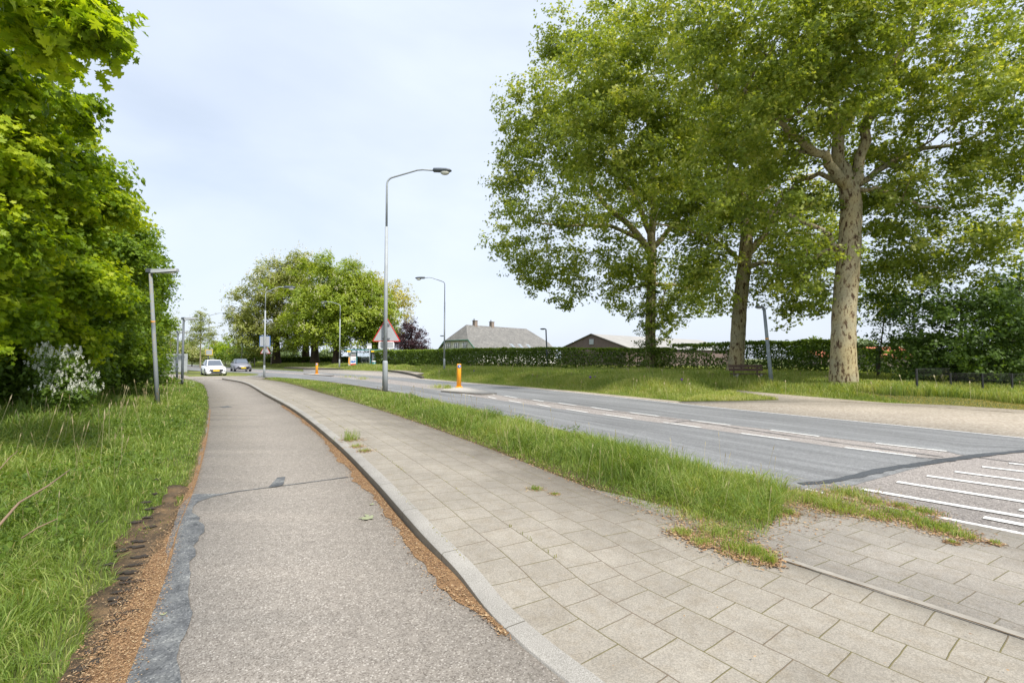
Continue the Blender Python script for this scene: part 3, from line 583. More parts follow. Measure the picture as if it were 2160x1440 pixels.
# left verge
LV = np.vstack([pathL[pathL[:, 1] < 40], [[-34, 42]], [[-34, 14]], [[-16, 8]], [[-8, 2]], [[-6, .5]]])
P, ds_, sc = scatter(LV, 5200, 3.0, 1.45)
dl, _ = dist_poly(P[:, 0], P[:, 1], pathL[::2])
din = inpoly(P[:, 0], P[:, 1], np.vstack([dirtL, dirtR[::-1]]))
th = vnoise(P[:, 0], P[:, 1], 1.6, 77); keep = (dl > .03 + .07 * th) & (~din | (rng.random(len(P)) < .95 * S(.14, .42, dl + .6 * (th - .5)))) & (dl > ew.mean() * 0) 
bare = np.exp(-((P[:, 1] - 3.6) / 1.3) ** 2) * S(1.0, .1, dl); keep &= rng.random(len(P)) > bare * .75 * (th < .55)
P, sc, dl, ds_ = P[keep], sc[keep], dl[keep], ds_[keep]
hh = (.06 + .10 * S(.15, .8, dl) + .36 * S(1.0, 3.5, dl)) * (.55 + .8 * rng.random(len(P))) * (.65 + .7 * vnoise(P[:, 0], P[:, 1], 1.1, 14))
tag(blades('verge_grass', P, hh, .0042 * (.6 + .8 * rng.random(len(P))) * sc ** .8, M['grass'], .9, 0, -.04), 'tall green grass of the left verge between bike path and maples', 'grass', kind='stuff')
print('left blades', len(P))
# strip between pavement and road
inner = (kp + kn * 2.2)[kp[:, 1] > 3.3]
stripP = np.vstack([GP([(1600,1172)]) , inner[4:][:-12], [G(560, 798.5)], nearE[::-1][np.argmin(np.linalg.norm(nearE[::-1] - np.array(G(560,794)), axis=1)):][: 0 or None]])
ne = nearE[(nearE[:, 1] > G(1640,1027)[1]) & (nearE[:, 1] < 40)]
stripP = np.vstack([[G(1600,1165)], inner[4:][:-10], [G(565,797)], ne[::-1] , [G(1660,1040)], [G(1640,1090)]])
sheet('strip_soil', stripP, .0, M['soil'], .06)
P, ds_, sc = scatter(stripP, 4200, 4.5, 1.4)
de, _ = dist_poly(P[:, 0], P[:, 1], np.vstack([stripP, stripP[:1]])[::1] if len(stripP) < 200 else stripP[::3])
th = vnoise(P[:, 0], P[:, 1], 2.5, 78); keep = (de > .05 * th) | (rng.random(len(P)) < .3); P, sc, de, ds_ = P[keep], sc[keep], de[keep], ds_[keep]
far_ = S(14, 24, ds_)
hh = (.04 + .25 * S(.08, .75, de)) * (.35 + .65 * S(3.6, 5.6, P[:, 1])) * (.5 + .8 * rng.random(len(P))) * (.6 + .75 * vnoise(P[:, 0], P[:, 1], 1.3, 15)) * (1 - .72 * far_)
tag(blades('strip_grass', P, hh, .0046 * (.6 + .8 * rng.random(len(P))) * sc ** .8, M['grass'], 1.0, .05, .0), 'long green grass on the strip between tiled pavement and road', 'grass', kind='stuff')
print('strip blades', len(P))
# dry litter edge of the strip
k = rng.integers(0, len(inner) - 20, 9000); Cq = inner[k] + rng.normal(0, .09, (9000, 2)); Cq = Cq[np.hypot(Cq[:, 0], Cq[:, 1]) < 14]
# weeds on the pavement
wd = [(1560,1165,45),(1600,1175,35),(1520,1130,60),(1500,1090,80),(1640,1050,60),(1700,1050,60),(1660,1085,18),(1740,1065,60),(1780,1078,50),(1850,1092,30),(1900,1090,45),(1950,1110,40),(1990,1120,40),(2030,1135,25),(1790,1045,50),(1840,1062,30),(1900,1070,20),(1950,1082,25),(2010,1148,10),(740,940,22),(752,955,14),(770,965,14),(1480,1150,25),(1440,1130,25),(1130,1040,18),(1170,1050,10),(1620,1190,18),(2100,1150,10),(1590,1080,70),(1560,1050,90)]
Wp, Wh, Wf = [], [], []
for px, py, r in wd:
    x, y = G(px, py); s = (CH / ((py - 756) / F)) / F; n = int(260 * (r / 40) ** 1.3) + 40; rr = r * s
    q = rng.normal(0, .42, (n, 2)) * rr * np.array([1, 1.0]); Wp.append(q + (x, y)); Wh.append(np.full(n, .17 if px < 745 else min(.12, .025 + rr * .22) if px < 1500 or px > 1700 else .05 + rr * .08)); nf = int(n * 4.5); Wf.append(rng.normal(0, .7, (nf, 2)) * rr + (x, y))
Wp = np.vstack(Wp); Wh = np.concatenate(Wh) * (.4 + rng.random(len(Wp)))
def zpav(P_): d, s = dist_poly(P_[:, 0], P_[:, 1], KN); return np.where(d < 2.16, hp(P_[:, 1], d), .012)
tag(blades('pavement_weeds', Wp, Wh, np.full(len(Wp), .005), M['grass'], .8, 0, .08, zf=zpav(Wp)), 'small grass tufts growing out of the pavement joints beside the road', 'weeds', kind='stuff')
Fx = np.vstack([Cq, *Wf]); fo = flakes('dry_grass_litter', Fx, .011, .0, M['flake'])
co = np.zeros(len(fo.data.vertices) * 3, np.float32); fo.data.vertices.foreach_get('co', co); co = co.reshape(-1, 3); co[:, 2] += zpav(co[:, :2]) + .002; fo.data.vertices.foreach_set('co', co.ravel()); fo.data.update()
tag(fo, 'dry brown grass clippings where the green strip frays onto the tiles', 'litter', kind='stuff')
# joint moss along pavement seams
kk_ = rng.integers(0, len(kf_), 16000); k = np.clip((kk_ * .02 / .12).astype(int), 0, nK - 1); rowd = .137 - .02 + .3 * rng.choice([0, 1, 2, 3, 4, 5, 6], 16000, p=[.12, .08, .06, .1, .14, .22, .28]); on = vnoise(kq[k], rowd * 7, 1.3, 5) > .68 - .1 * (rowd > 1.5); kk_ = kk_[on]; k = kk_; rowd = rowd[on]
Pj = kf_[kk_] + gf_[kk_] * rowd[:, None] + rng.normal(0, .008, (len(k), 2)); Pj = Pj[(Pj[:, 1] < 16) & (Pj[:, 1] > 3.4)]
tag(blades('joint_moss', Pj, .006 + .014 * rng.random(len(Pj)), np.full(len(Pj), .006), M['mown'], .8, 0, -.1, zf=zpav(Pj)), 'yellow green moss in the joints of the pavement tiles', 'weeds', kind='stuff')
# right verge (beyond the road)
RV = np.vstack([bermE[bermE[:, 1] < 100][1:], [[-60, 110]], [[-20, 90]], [[5, 60]], [[22, 45]], [[30, 30]], [[34, 22]], [[30, 14]]])
P, ds_, sc = scatter(RV, 2600, 9.5, 1.35, 110)
de, _ = dist_poly(P[:, 0], P[:, 1], bermE); right = S(13.0, 14.0, P[:, 0]) * (P[:, 1] < 19)
th = vnoise(P[:, 0], P[:, 1], .8, 79); keep = (rng.random(len(P)) > right * S(2.6, 1.6, de) * .25); P, sc, de, ds_, right, th = P[keep], sc[keep], de[keep], ds_[keep], right[keep], th[keep]
mown = (right > .5) & (de < 1.9 + .5 * th)
hh = (.06 + .30 * S(.3, 2.2, de)) * (.6 + .7 * rng.random(len(P))) * (.6 + .75 * vnoise(P[:, 0], P[:, 1], .6, 16)); hh[mown] = .04
tag(blades('roadside_grass', P[~mown], hh[~mown], .0075 * (.6 + .8 * rng.random((~mown).sum())) * sc[~mown] ** .75, M['grassR'], .45, 0, .0), 'long pale green grass on the bank beyond the road', 'grass', kind='stuff')
tag(blades('mown_grass', P[mown], hh[mown], .011 * (.6 + .8 * rng.random(mown.sum())), M['mown'], .8, 0.0, .1), 'short dry yellowish grass in front of the black fence', 'grass', kind='stuff')
print('right blades', len(P))
wedge = GP([(1436,847),(1560,846),(1643,843.8),(1600,836.5),(1563,831.5),(1540,825),(1480,835)])
P, ds_, sc = scatter(wedge, 2600, 9.5, 1.35, 60); tag(blades('roadside_grass', P, .05 + .12 * rng.random(len(P)), np.full(len(P), .012), M['grassR'], .6, .06, .15), 'tip of rough grass between the road and the path to the bench', 'grass', kind='stuff')
sheet('turf_tip', wedge, .018, M['islandgrass'], .08)
# far field grasses
fld = [[-130, 95], [-60, 105], [-25, 88], [0, 66], [20, 50], [60, 45], [90, 90], [60, 160], [-150, 170]]
P, ds_, sc = scatter(fld, 60, 60, 1.2, 170)
FAR2 = np.vstack([nearE[(nearE[:, 1] > 44)], [[-110, 90]], [[-60, 40]]])
# seed heads
def seeds(name, poly, n, hlo, hhi, label, ymax=30, sz=.006):
    poly = np.asarray(poly); P = np.c_[rng.uniform(poly[:, 0].min(), poly[:, 0].max(), n * 8), rng.uniform(poly[:, 1].min(), min(ymax, poly[:, 1].max()), n * 8)]
    P = P[inpoly(P[:, 0], P[:, 1], poly)]; w = rng.random(len(P)) < np.minimum(1, 6 / np.hypot(P[:, 0], P[:, 1])) ; P = P[w][:n]
    z = H(P[:, 0], P[:, 1]); h = rng.uniform(hlo, hhi, len(P)); a = rng.random(len(P)) * 6.28; ln = np.c_[np.cos(a), np.sin(a)] * (h * .25)[:, None]; s = np.maximum(1, np.hypot(P[:, 0], P[:, 1]) / 6)
    o = []
    B = np.c_[P, z]; Tt = np.c_[P + ln, z + h]; wd_ = np.c_[.0012 * s, 0 * s, 0 * s]; hd = np.c_[ln * .15, h * .16]; hw = np.c_[sz * s, 0 * s, 0 * s]
    V = np.stack([B - wd_, B + wd_, Tt + wd_, Tt - wd_, Tt - hd * .2, Tt + hd * .4 + hw, Tt + hd, Tt + hd * .4 - hw], 1).reshape(-1, 3); N_ = len(P)
    T = (np.arange(N_)[:, None, None] * 8 + np.array([[0, 1, 2, 3], [4, 5, 6, 7]])[None]).reshape(-1, 4)
    return tag(tri_mesh(name, V, T, M['seed'], rnd=np.repeat(rng.random(N_), 8)), label, 'grass', kind='stuff')
LVi = LV[:]; dlim = np.vstack([pathL[pathL[:, 1] < 25] + np.array([-1.0, .2]), [[-30, 30]], [[-16, 8]], [[-8, 2]]])
seeds('grass_seed_heads', dlim, 520, .4, .8, 'pale grass seed heads standing above the left verge')
seeds('grass_seed_heads', stripP, 240, .3, .52, 'thin grass seed heads standing above the strip beside the road', 20, .004)
seeds('grass_seed_heads', RV, 500, .4, .7, 'pale seed heads in the long grass beyond the road', 60, .008)
def umbels(name, poly, n, label):
    poly = np.asarray(poly); P = np.c_[rng.uniform(poly[:, 0].min(), poly[:, 0].max(), n * 12), rng.uniform(poly[:, 1].min(), poly[:, 1].max(), n * 12)]
    P = P[inpoly(P[:, 0], P[:, 1], poly)][:n]; z = H(P[:, 0], P[:, 1]) + rng.uniform(.35, .6, len(P)); C = []; 
    C = np.repeat(P, 12, 0) + rng.normal(0, .03, (len(P) * 12, 2)); o = flakes(name, C, .018, 0, M['white']); zz = np.repeat(np.repeat(z, 12), 4)
    c_ = np.zeros(len(o.data.vertices) * 3, np.float32); o.data.vertices.foreach_get('co', c_); c_ = c_.reshape(-1, 3); c_[:, 2] += zz; o.data.vertices.foreach_set('co', c_.ravel()); o.data.update()
    return tag(o, label, 'flowers', kind='stuff')
umbels('cow_parsley', [G(385, 812), G(432, 818), G(425, 835), G(375, 830)], 45, 'white cow parsley in the verge at the bend of the bike path')
umbels('cow_parsley', [G(900, 780, .3), G(1330, 800, .3), G(1330, 790, .3), G(900, 774, .3)], 90, 'white cow parsley at the foot of the long hedge')

# ------------------------------------------------------------------ foliage
LEAF = {
 'diamond': (np.array([[0,-.5,0],[.34,0,.06],[0,.5,0],[-.34,0,.06]]), np.array([[0,1,2],[0,2,3]])),
 'lobed': (np.array([[0,-.35,0],[.3,-.42,.05],[.22,-.05,0],[.55,.12,.06],[.16,.18,0],[0,.62,.03],[-.16,.18,0],[-.55,.12,.06],[-.22,-.05,0],[-.3,-.42,.05]]), None),
 'maple': (np.array([[0,-.32,0],[.2,-.4,.02],[.42,-.3,.05],[.24,-.1,0],[.58,.0,.06],[.52,.12,.05],[.62,.28,.1],[.28,.16,0],[.3,.42,.02],[.15,.36,0],[0,.68,-.06],[-.15,.36,0],[-.3,.42,.02],[-.28,.16,0],[-.62,.28,.1],[-.52,.12,.05],[-.58,0,.06],[-.24,-.1,0],[-.42,-.3,.05],[-.2,-.4,.02]]), None)}
for k in ('lobed', 'maple'):
    v, _ = LEAF[k]; v = np.vstack([v, [[0, .02, .04]]]); c_ = len(v) - 1; LEAF[k] = (v, np.array([[c_, i, (i + 1) % c_] for i in range(c_)]))
def leaves(name, P, N, size, shape, rnd, material, parent, chunk=None):
    tv, tt = LEAF[shape]; n = len(P); N = N / (np.linalg.norm(N, axis=1)[:, None] + 1e-9)
    r = rng.normal(size=(n, 3)); t = np.cross(N, r); t /= np.linalg.norm(t, axis=1)[:, None] + 1e-9; b = np.cross(N, t); s = size[:, None, None]
    V = P[:, None] + s * (t[:, None] * tv[None, :, 0:1] + b[:, None] * tv[None, :, 1:2] + N[:, None] * tv[None, :, 2:3])
    T = (np.arange(n)[:, None, None] * len(tv) + tt[None]).reshape(-1, 3)
    return tri_mesh(name, V.reshape(-1, 3), T, material, parent, rnd=np.repeat(rnd, len(tv)))
def ell(px, py, Yc, rx, ry, rd=None):
    c = AT(px, py, Yc); k = Yc / F; return (c[0], c[1], c[2], rx * k, rd if rd else rx * k, ry * k)
def tree(name, label, base, top, r0, lobes, nc, nl, cr, ls, shape, lm, bk, group=None, cat='tree', flower=None, trunk_pts=None, limbs=True, seed=1, flat=.6, shell=.4, up=.5, branch_r=.03, bend=0, cullx=None, trunkmb=True, droop=0, forks=None, taper=.62, flare=.35, shrink=0, tone=.5):
    lobes = [tuple(q_[:3]) + tuple(max(.15, v_ - shrink) for v_ in q_[3:6]) for q_ in lobes]
    r = np.random.default_rng(seed); bz = Hz(base[0], base[1]) - .05
    root = empty(name, (base[0], base[1], bz), label=label, cat=cat, group=group); o3 = np.array([base[0], base[1], bz])
    top = np.array(top, float); L = top - o3
    if trunk_pts is None:
        t = np.linspace(0, 1, 9); tp = o3[None] + L[None] * t[:, None] + np.c_[np.sin(t * 3) * bend, np.cos(t * 2.3) * bend - bend, 0 * t]
    else: tp = np.array(trunk_pts)
    tt_ = np.linspace(0, 1, len(tp)); rad = r0 * (1 - taper * tt_) * (1 + flare * np.exp(-tt_ * 22))
    if trunkmb:
        tb = MB(); q = np.linspace(0, 1, 30); tq = np.stack([np.interp(q, tt_, tp[:, a]) for a in range(3)], 1); rq = np.interp(q, tt_, rad) * (1 + .07 * (r.random(30) - .5)); rq[0] = rq[1] * 1.1
        tb.tube(tq - o3, list(rq), 18); tb.build('trunk', bk, root)
    nodes = [p for p in tp[3:]]; nr = [x for x in rad[3:]]; bb = MB()
    for fp, ra in (forks or []):
        fp = np.array([AT(*q_) for q_ in fp]); sfp = np.vstack([smooth(fp[:, :2], 9), ]) if False else fp
        q_ = np.linspace(0, len(fp) - 1, len(fp) * 3 - 2); fp = np.stack([np.interp(q_, np.arange(len(fp)), fp[:, k]) for k in range(3)], 1); fp[1:-1] = (fp[:-2] + fp[2:] + 2 * fp[1:-1]) / 4; fp[1:-1] += r.normal(0, .05, fp[1:-1].shape)
        rr = [ra * (1 - .7 * k) for k in np.linspace(0, 1, len(fp))]; bb.tube([p - o3 for p in fp], rr, 10); nodes += list(fp[2:]); nr += rr[2:]
    lob = np.array(lobes)
    vol = lob[:, 3] * lob[:, 5] * (lob[:, 4]) ** .5; w = vol ** .8 / (vol ** .8).sum()
    if limbs:
        order = np.argsort([np.linalg.norm(l_[:3] - top) for l_ in lob])
        for oi in order:
            c = lob[oi, :3]; nd = np.array(nodes); dd = np.linalg.norm(nd - c, axis=1) + np.maximum(0, nd[:, 2] - c[2] + .5) * 1.0; i0 = int(np.argmin(dd)); a = nd[i0]
            mid = (a + c) / 2 + np.array([0, 0, .10 * np.linalg.norm(c - a)]) + r.normal(0, .04, 3) * np.linalg.norm(c - a); ra = min(nr[i0] * .55, r0 * .42); ks = np.linspace(0, 1, 6)
            pts = [(1-k)**2 * a + 2*k*(1-k) * mid + k*k * c for k in ks]; pts = [pts[0]] + [p + r.normal(0, .02, 3) * np.linalg.norm(c - a) for p in pts[1:]]
            rr = [ra * (1 - .75 * k) for k in ks]; bb.tube([p - o3 for p in pts], rr, 8)
            nodes += pts[2:]; nr += rr[2:]
    li = r.choice(len(lob), nc, p=w); dr = r.normal(size=(nc, 3)); dr /= np.linalg.norm(dr, axis=1)[:, None]; rr = r.random(nc) ** shell
    rr = rr * (1 + .10 * r.normal(size=nc)); C = lob[li, :3] + dr * rr[:, None] * lob[li, 3:6]
    ok = C[:, 2] > bz + .15; C = C[ok]; dr = dr[ok]; nc = len(C)
    order = np.argsort(np.linalg.norm(C - top, axis=1))
    nd = np.array(nodes); NR = np.array(nr); step = 1
    NDL = [nd]; allnd = nd
    for c in C[order]:
        dd = np.linalg.norm(allnd - c, axis=1) + np.maximum(0, allnd[:, 2] - c[2]) * .5; i0 = int(np.argmin(dd)); a = allnd[i0]; d = np.linalg.norm(c - a)
        mid = (a + c) / 2 + r.normal(0, .1, 3) * d; rs = min(NR[i0] * .6, branch_r * (1 + .25 * d)); bb.tube([a - o3, mid - o3, c - o3], [rs, rs * .75, rs * .35], 4, False)
        allnd = np.vstack([allnd, mid[None], c[None]]); NR = np.r_[NR, rs * .8, rs * .6]
    bb.build('branches', bk, root)
    nl = max(7, nl // 7 * 7); n = nc * nl; ci = np.repeat(np.arange(nc), nl); cs = cr * (.6 + .8 * r.random(nc)); g_ = r.normal(size=(n, 3)); g_ /= np.linalg.norm(g_, axis=1)[:, None]; g_ *= (r.random(n) ** .45)[:, None]
    sub = 7; tw = (np.arange(n) // sub) * sub; g_ = g_[tw]
    off = g_ * cs[ci][:, None] * np.array([1, 1, flat]) + r.normal(0, ls * .75, (n, 3)) * np.array([1, 1, .7]); P = C[ci] + off
    if droop: P[:, 2] -= droop * (np.hypot(off[:, 0], off[:, 1]) / cs[ci]) ** 2 * cs[ci]
    N = g_ * .5 + dr[ci] * .35 + np.array([0, 0, up]) + r.normal(0, .45, (n, 3)); size = ls * (.65 + .6 * r.random(n))
    rv = np.clip(tone * r.random(nc)[ci] + (1 - tone) * r.random(n) + .12 * off[:, 2] / cs[ci], 0, 1)
    ok = P[:, 2] > bz + .03; P, N, size, rv = P[ok], N[ok], size[ok], rv[ok]
    leaves('crown', P - o3, N, size, shape, rv, lm, root)
    if flower:
        fm, frac, fs, fn = flower; k = r.choice(nc, int(nc * frac), replace=False); k = k[(dr[k][:, 2] > -.3)]
        cc = C[k] + dr[k] * cs[k][:, None] * .6 + np.array([0, 0, .1]); cc = np.repeat(cc, 3, 0) + r.normal(0, 1, (len(cc) * 3, 3)).clip(-1.3, 1.3) * np.repeat(cs[k], 3)[:, None] * .42; FP = np.repeat(cc, fn, 0) + r.normal(0, 1, (len(cc) * fn, 3)) * np.array([fs * .35, fs * .35, fs * .9])
        leaves('blossom', FP - o3, r.normal(size=(len(FP), 3)), np.full(len(FP), fs * .8), 'diamond', r.random(len(FP)), fm, root)
    return root
def zat(px, py, Yd): return AT(px, py, Yd)[2]

# plane trees
t3 = (14.3, 20.3); t2 = (13.9, 29.4); t1 = (11.5, 39.)
GP_ = 'plane trees in a row along the road'
F3 = [([(1790,400,20.6),(1775,340,20.7),(1765,260,20.6),(1752,160,20.4),(1745,40,20)], .33), ([(1797,400,20.6),(1815,330,20.4),(1835,240,20.2),(1885,140,20),(1935,50,19.8),(1960,-60,19)], .25), ([(1780,390,20.6),(1735,325,20),(1690,298,19.5),(1630,250,18.8),(1570,190,18.2)], .22),
      ([(1810,390,20.7),(1870,345,21),(1950,312,21.2),(2040,302,21),(2130,240,20.5)], .15), ([(1775,385,20.7),(1725,368,21.3),(1680,385,22),(1640,430,22.5),(1605,510,23)], .13), ([(1775,525,20.5),(1735,485,20.3),(1670,455,20.2),(1590,440,20),(1500,425,19.5)], .115), ([(1805,400,20.6),(1870,402,20),(1920,430,19.4),(1990,440,19)], .10)]
F2 = [([(1572,540,29.4),(1610,500,29.2),(1640,445,29),(1690,415,28.6)], .26), ([(1572,470,29.4),(1560,400,29.4),(1535,330,29),(1515,220,28.5),(1500,120,28)], .28), ([(1575,460,29.4),(1592,380,29.5),(1590,280,29.6),(1600,150,29.5)], .25), ([(1556,545,29.4),(1515,505,29),(1450,488,28.6),(1380,470,28)], .14), ([(1572,430,29.4),(1640,380,29.5),(1740,365,29.8)], .13)]
F1 = [([(1372,530,39),(1330,475,38.8),(1270,425,38.5),(1240,380,38),(1245,300,37.5)], .30), ([(1375,500,39),(1345,430,39),(1310,370,38.8),(1285,280,38)], .26), ([(1362,510,39),(1290,474,38.6),(1215,476,38),(1130,470,37.5)], .20), ([(1380,520,39),(1425,470,39.3),(1465,400,39.5),(1480,300,39)], .26), ([(1374,500,39),(1380,400,39.2),(1370,280,39),(1350,150,38.5)], .30)]
L3 = [ell(1800,130,19,250,140,4.5), ell(1600,180,18,170,130,4), ell(1980,150,19,200,140,4), ell(1700,20,17,260,110,4), ell(2060,330,20,170,110,4), ell(1900,400,21,130,80,4), ell(2080,470,21,110,70,3.5),
      ell(1480,80,18,130,110,3.5), ell(1900,-60,18,260,130,4), ell(1540,330,20,90,70,3), ell(2150,120,20,120,200,4), ell(1960,540,22,120,60,3), ell(1700,420,22,80,60,3), ell(2030,250,19,130,100,4), ell(1700,-250,18,400,170,5), ell(1910,470,20.5,90,80,3), ell(1870,570,22,70,50,2.5), ell(1960,600,22,80,50,2.5), ell(2060,540,21,80,70,3), ell(1750,200,17.5,110,90,2.5), ell(1660,250,17.5,100,80,2.5), ell(1800,60,16.5,160,110,3), ell(2120,360,20,80,90,3), ell(1690,560,21,60,70,2), ell(1640,330,21,90,70,3), ell(1850,330,22.5,90,80,3), ell(1720,620,22,50,40,2), ell(1530,430,19,80,50,2.5), ell(1640,440,19,60,45,2)]
tree('plane_tree', 'nearest plane tree with the thickest mottled trunk, right of the leaning lamp post', t3, AT(1782,20,20.8), .50, L3, 1080, 91, .72, .165, 'lobed', M['plane'], M['barkplane'], GP_, seed=3, shell=.5, trunk_pts=np.array([[14.3,20.3,Hz(*t3)-.1], AT(1779,745,20.3), AT(1780,660,20.4), AT(1792,520,20.5), AT(1796,440,20.6), AT(1790,385,20.7)]), up=.45, forks=F3, taper=.22, flare=.12)
L2 = [ell(1560,300,28,150,120,5), ell(1400,250,27,140,130,5), ell(1330,120,27,140,120,5), ell(1480,60,27,160,110,5), ell(1280,330,28,120,100,4.5), ell(1620,460,29,110,70,4), ell(1450,440,29,110,70,4.5), ell(1240,210,28,110,110,4.5), ell(1660,560,28,90,60,4),
      ell(1480,560,29,60,60,3), ell(1600,150,28,150,130,5), ell(1750,500,29,110,80,4), ell(1680,640,28,50,45,2.5), ell(1850,640,26,60,50,2.5), ell(1500,600,28,45,60,2.5), ell(1660,420,31,90,70,4), ell(1620,600,30,50,60,2.5), ell(1480,520,29.5,60,70,3), ell(1540,420,31,90,80,4)]
tree('plane_tree', 'middle plane tree with pale flaking trunk, standing behind the wooden bench', t2, AT(1575,150,29.4), .46, L2, 1000, 84, .92, .20, 'lobed', M['plane'], M['barkplane'], GP_, seed=4, shell=.5, trunk_pts=np.array([[13.9,29.4,Hz(*t2)-.1], AT(1555,740,29.4), AT(1560,650,29.4), AT(1570,560,29.4), AT(1575,500,29.4), AT(1572,440,29.4)]), up=.45, forks=F2, taper=.25, flare=.15)
L1 = [ell(1180,330,38,130,110,6), ell(1120,250,38,80,90,5), ell(1250,200,38,130,120,6), ell(1110,460,38,100,60,5), ell(1230,470,38,120,70,5), ell(1150,560,38,110,50,5), ell(1370,400,39,130,90,6), ell(1330,560,39,110,60,5), ell(1390,660,39,60,70,3), ell(1210,620,38,60,40,3),
      ell(1290,80,38,120,90,5), ell(1330,610,40,60,60,4), ell(1460,610,39,50,70,3), ell(1060,520,38,50,30,3), ell(1165,100,38,50,70,3), ell(1450,300,39,140,140,6), ell(1085,370,38,55,60,3)]
tree('plane_tree', 'farthest plane tree with an ivy covered trunk, leftmost of the three', t1, AT(1380,250,39), .46, L1, 950, 77, 1.1, .235, 'lobed', M['plane'], M['barkplane'], GP_, seed=5, shell=.5, trunk_pts=np.array([[11.5,39.,Hz(*t1)-.1], AT(1372,730,39), AT(1372,660,39), AT(1374,600,39), AT(1376,540,39), AT(1373,490,39)]), up=.45, forks=F1, taper=.3, flare=.15)
tree('ivy', 'dark ivy climbing the trunk of the farthest plane tree', (11.45, 38.4), AT(1372,520,38.5), .03, [ell(1372,700,38.5,26,75,.9), ell(1376,620,38.5,20,60,.8), ell(1372,760,38.5,32,30,1)], 90, 60, .4, .14, 'diamond', M['hedge'], M['bark'], cat='ivy', seed=6)
# young trees and shrubs at the right
tree('young_maple', 'bushy young maple with dark leaves behind the black fence', (20.2, 21.5), AT(2010,620,21.5), .10, [ell(1990,680,21,110,70,2.5), ell(2080,650,21,90,60,2.5), ell(1960,760,21.5,90,60,2), ell(2070,750,21,110,75,2.5), ell(1900,640,22,60,40,1.6), ell(2140,700,21,80,100,2.5), ell(2010,800,21,130,40,1.6)], 300, 80, .6, .14, 'lobed', M['young'], M['bark'], seed=8, bend=.2)
tree('young_maple', 'slender young maple reaching over the right edge of the fence', (23.6, 23), AT(2130,560,23), .09, [ell(2110,600,23,70,40,1.8), ell(2160,650,23,80,70,2.), ell(2200,740,23,90,90,2)], 130, 80, .6, .14, 'lobed', M['young'], M['bark'], seed=9, bend=.3)
tree('young_birch', 'thin open young tree between thick plane trunk and red roof', (19.0, 24.5), AT(1868,640,24.5), .05, [ell(1865,690,24.5,40,50,1), ell(1850,740,24.5,50,30,1), ell(1885,650,24.5,30,40,1)], 60, 40, .45, .11, 'diamond', M['young'], M['bark'], seed=10)
tree('roadside_bush', 'light green bush seen through the gap at the far right edge', (32, 29), AT(2150,700,29), .06, [ell(2150,740,29,70,50,2), ell(2170,690,29,50,50,2)], 90, 80, .7, .16, 'diamond', M['maple'], M['bark'], cat='bush', seed=11)
# left maples
GM = 'maples along the left of the bike path'
LM = [
 ('broad maple whose low branches hang over the upper left corner', (-9.5, 4.8), (-9, 5.2, 7), .25, [ell(70,15,4.9,120,40,.9), ell(150,30,4.7,75,32,.6), ell(20,-90,5,180,70,1.5), ell(-80,110,5.4,80,90,1.2), ell(200,75,4.7,26,18,.3), ell(50,75,5,60,20,.5)], 95, 42, .28, .135, 'maple', 21),
 ('tall yellow green maple nearest the camera at the left edge', (-12.5, 8.6), (-12, 8.6, 8.5), .25, [ell(40,180,8,120,80,1.6), ell(60,100,8.5,60,60,1.3), ell(20,330,8.2,110,110,1.7), ell(-90,250,8,130,220,2), ell(-20,480,8.2,130,110,1.6), ell(-10,650,8.6,95,130,1.4), ell(95,190,8.4,45,45,1)], 230, 75, .42, .13, 'maple', 22),
 ('dense bright maple filling the middle of the left tree wall', (-13.8, 12.2), (-13, 12.2, 8.2), .25, [ell(110,330,11.8,115,85,2), ell(185,280,12,42,38,1.2), ell(165,420,12,85,80,1.8), ell(70,500,11.6,130,110,2), ell(150,600,11.6,110,90,1.8), ell(40,700,11.8,110,90,1.7), ell(175,350,12.2,48,40,1.2), ell(140,720,12,80,70,1.4)], 420, 75, .52, .135, 'maple', 23),
 ('maple with dark gaps behind the leaning grey lamp post', (-16.5, 17), (-16, 17, 8), .25, [ell(225,480,16,75,65,2), ell(270,540,16,60,70,1.8), ell(200,600,16,100,90,2.2), ell(270,640,16.2,60,60,1.6), ell(180,720,15.5,100,80,2), ell(270,740,16.4,60,50,1.6), ell(275,460,16.5,28,35,.8), ell(205,400,16.5,50,45,1.5)], 430, 62, .6, .15, 'lobed', 24),
 ('maple bending toward the road sign at the path bend', (-22, 24), (-21, 24, 7), .22, [ell(300,600,23,45,60,2.2), ell(308,680,23,34,55,2), ell(260,700,22.5,60,80,2.5), ell(288,760,24,28,35,1.8), ell(318,540,23,22,38,1.2), ell(300,510,23,22,30,1)], 260, 60, .7, .18, 'lobed', 25),
 ('small far maple half hiding the grey road sign', (-27.5, 33), (-27, 33, 5), .16, [ell(318,690,32,20,45,1.8), ell(322,640,32,20,38,1.6), ell(300,750,33,20,30,1.6)], 110, 50, .7, .2, 'lobed', 26)]
for lab, ba, to, r0, lo, nc, nl, cr, ls, sh, sd_ in LM:
    tree('maple_tree', lab, ba, to, r0, lo, int(nc * 1.15), int(nl * 1.4), cr * .85, ls * .78, sh, M['maple'] if sd_ < 24 else M['maple2'], M['bark'], GM, seed=sd_, flat=.52, shell=.36, up=.5, branch_r=.018, droop=.25, shrink=cr * .62, tone=.6)
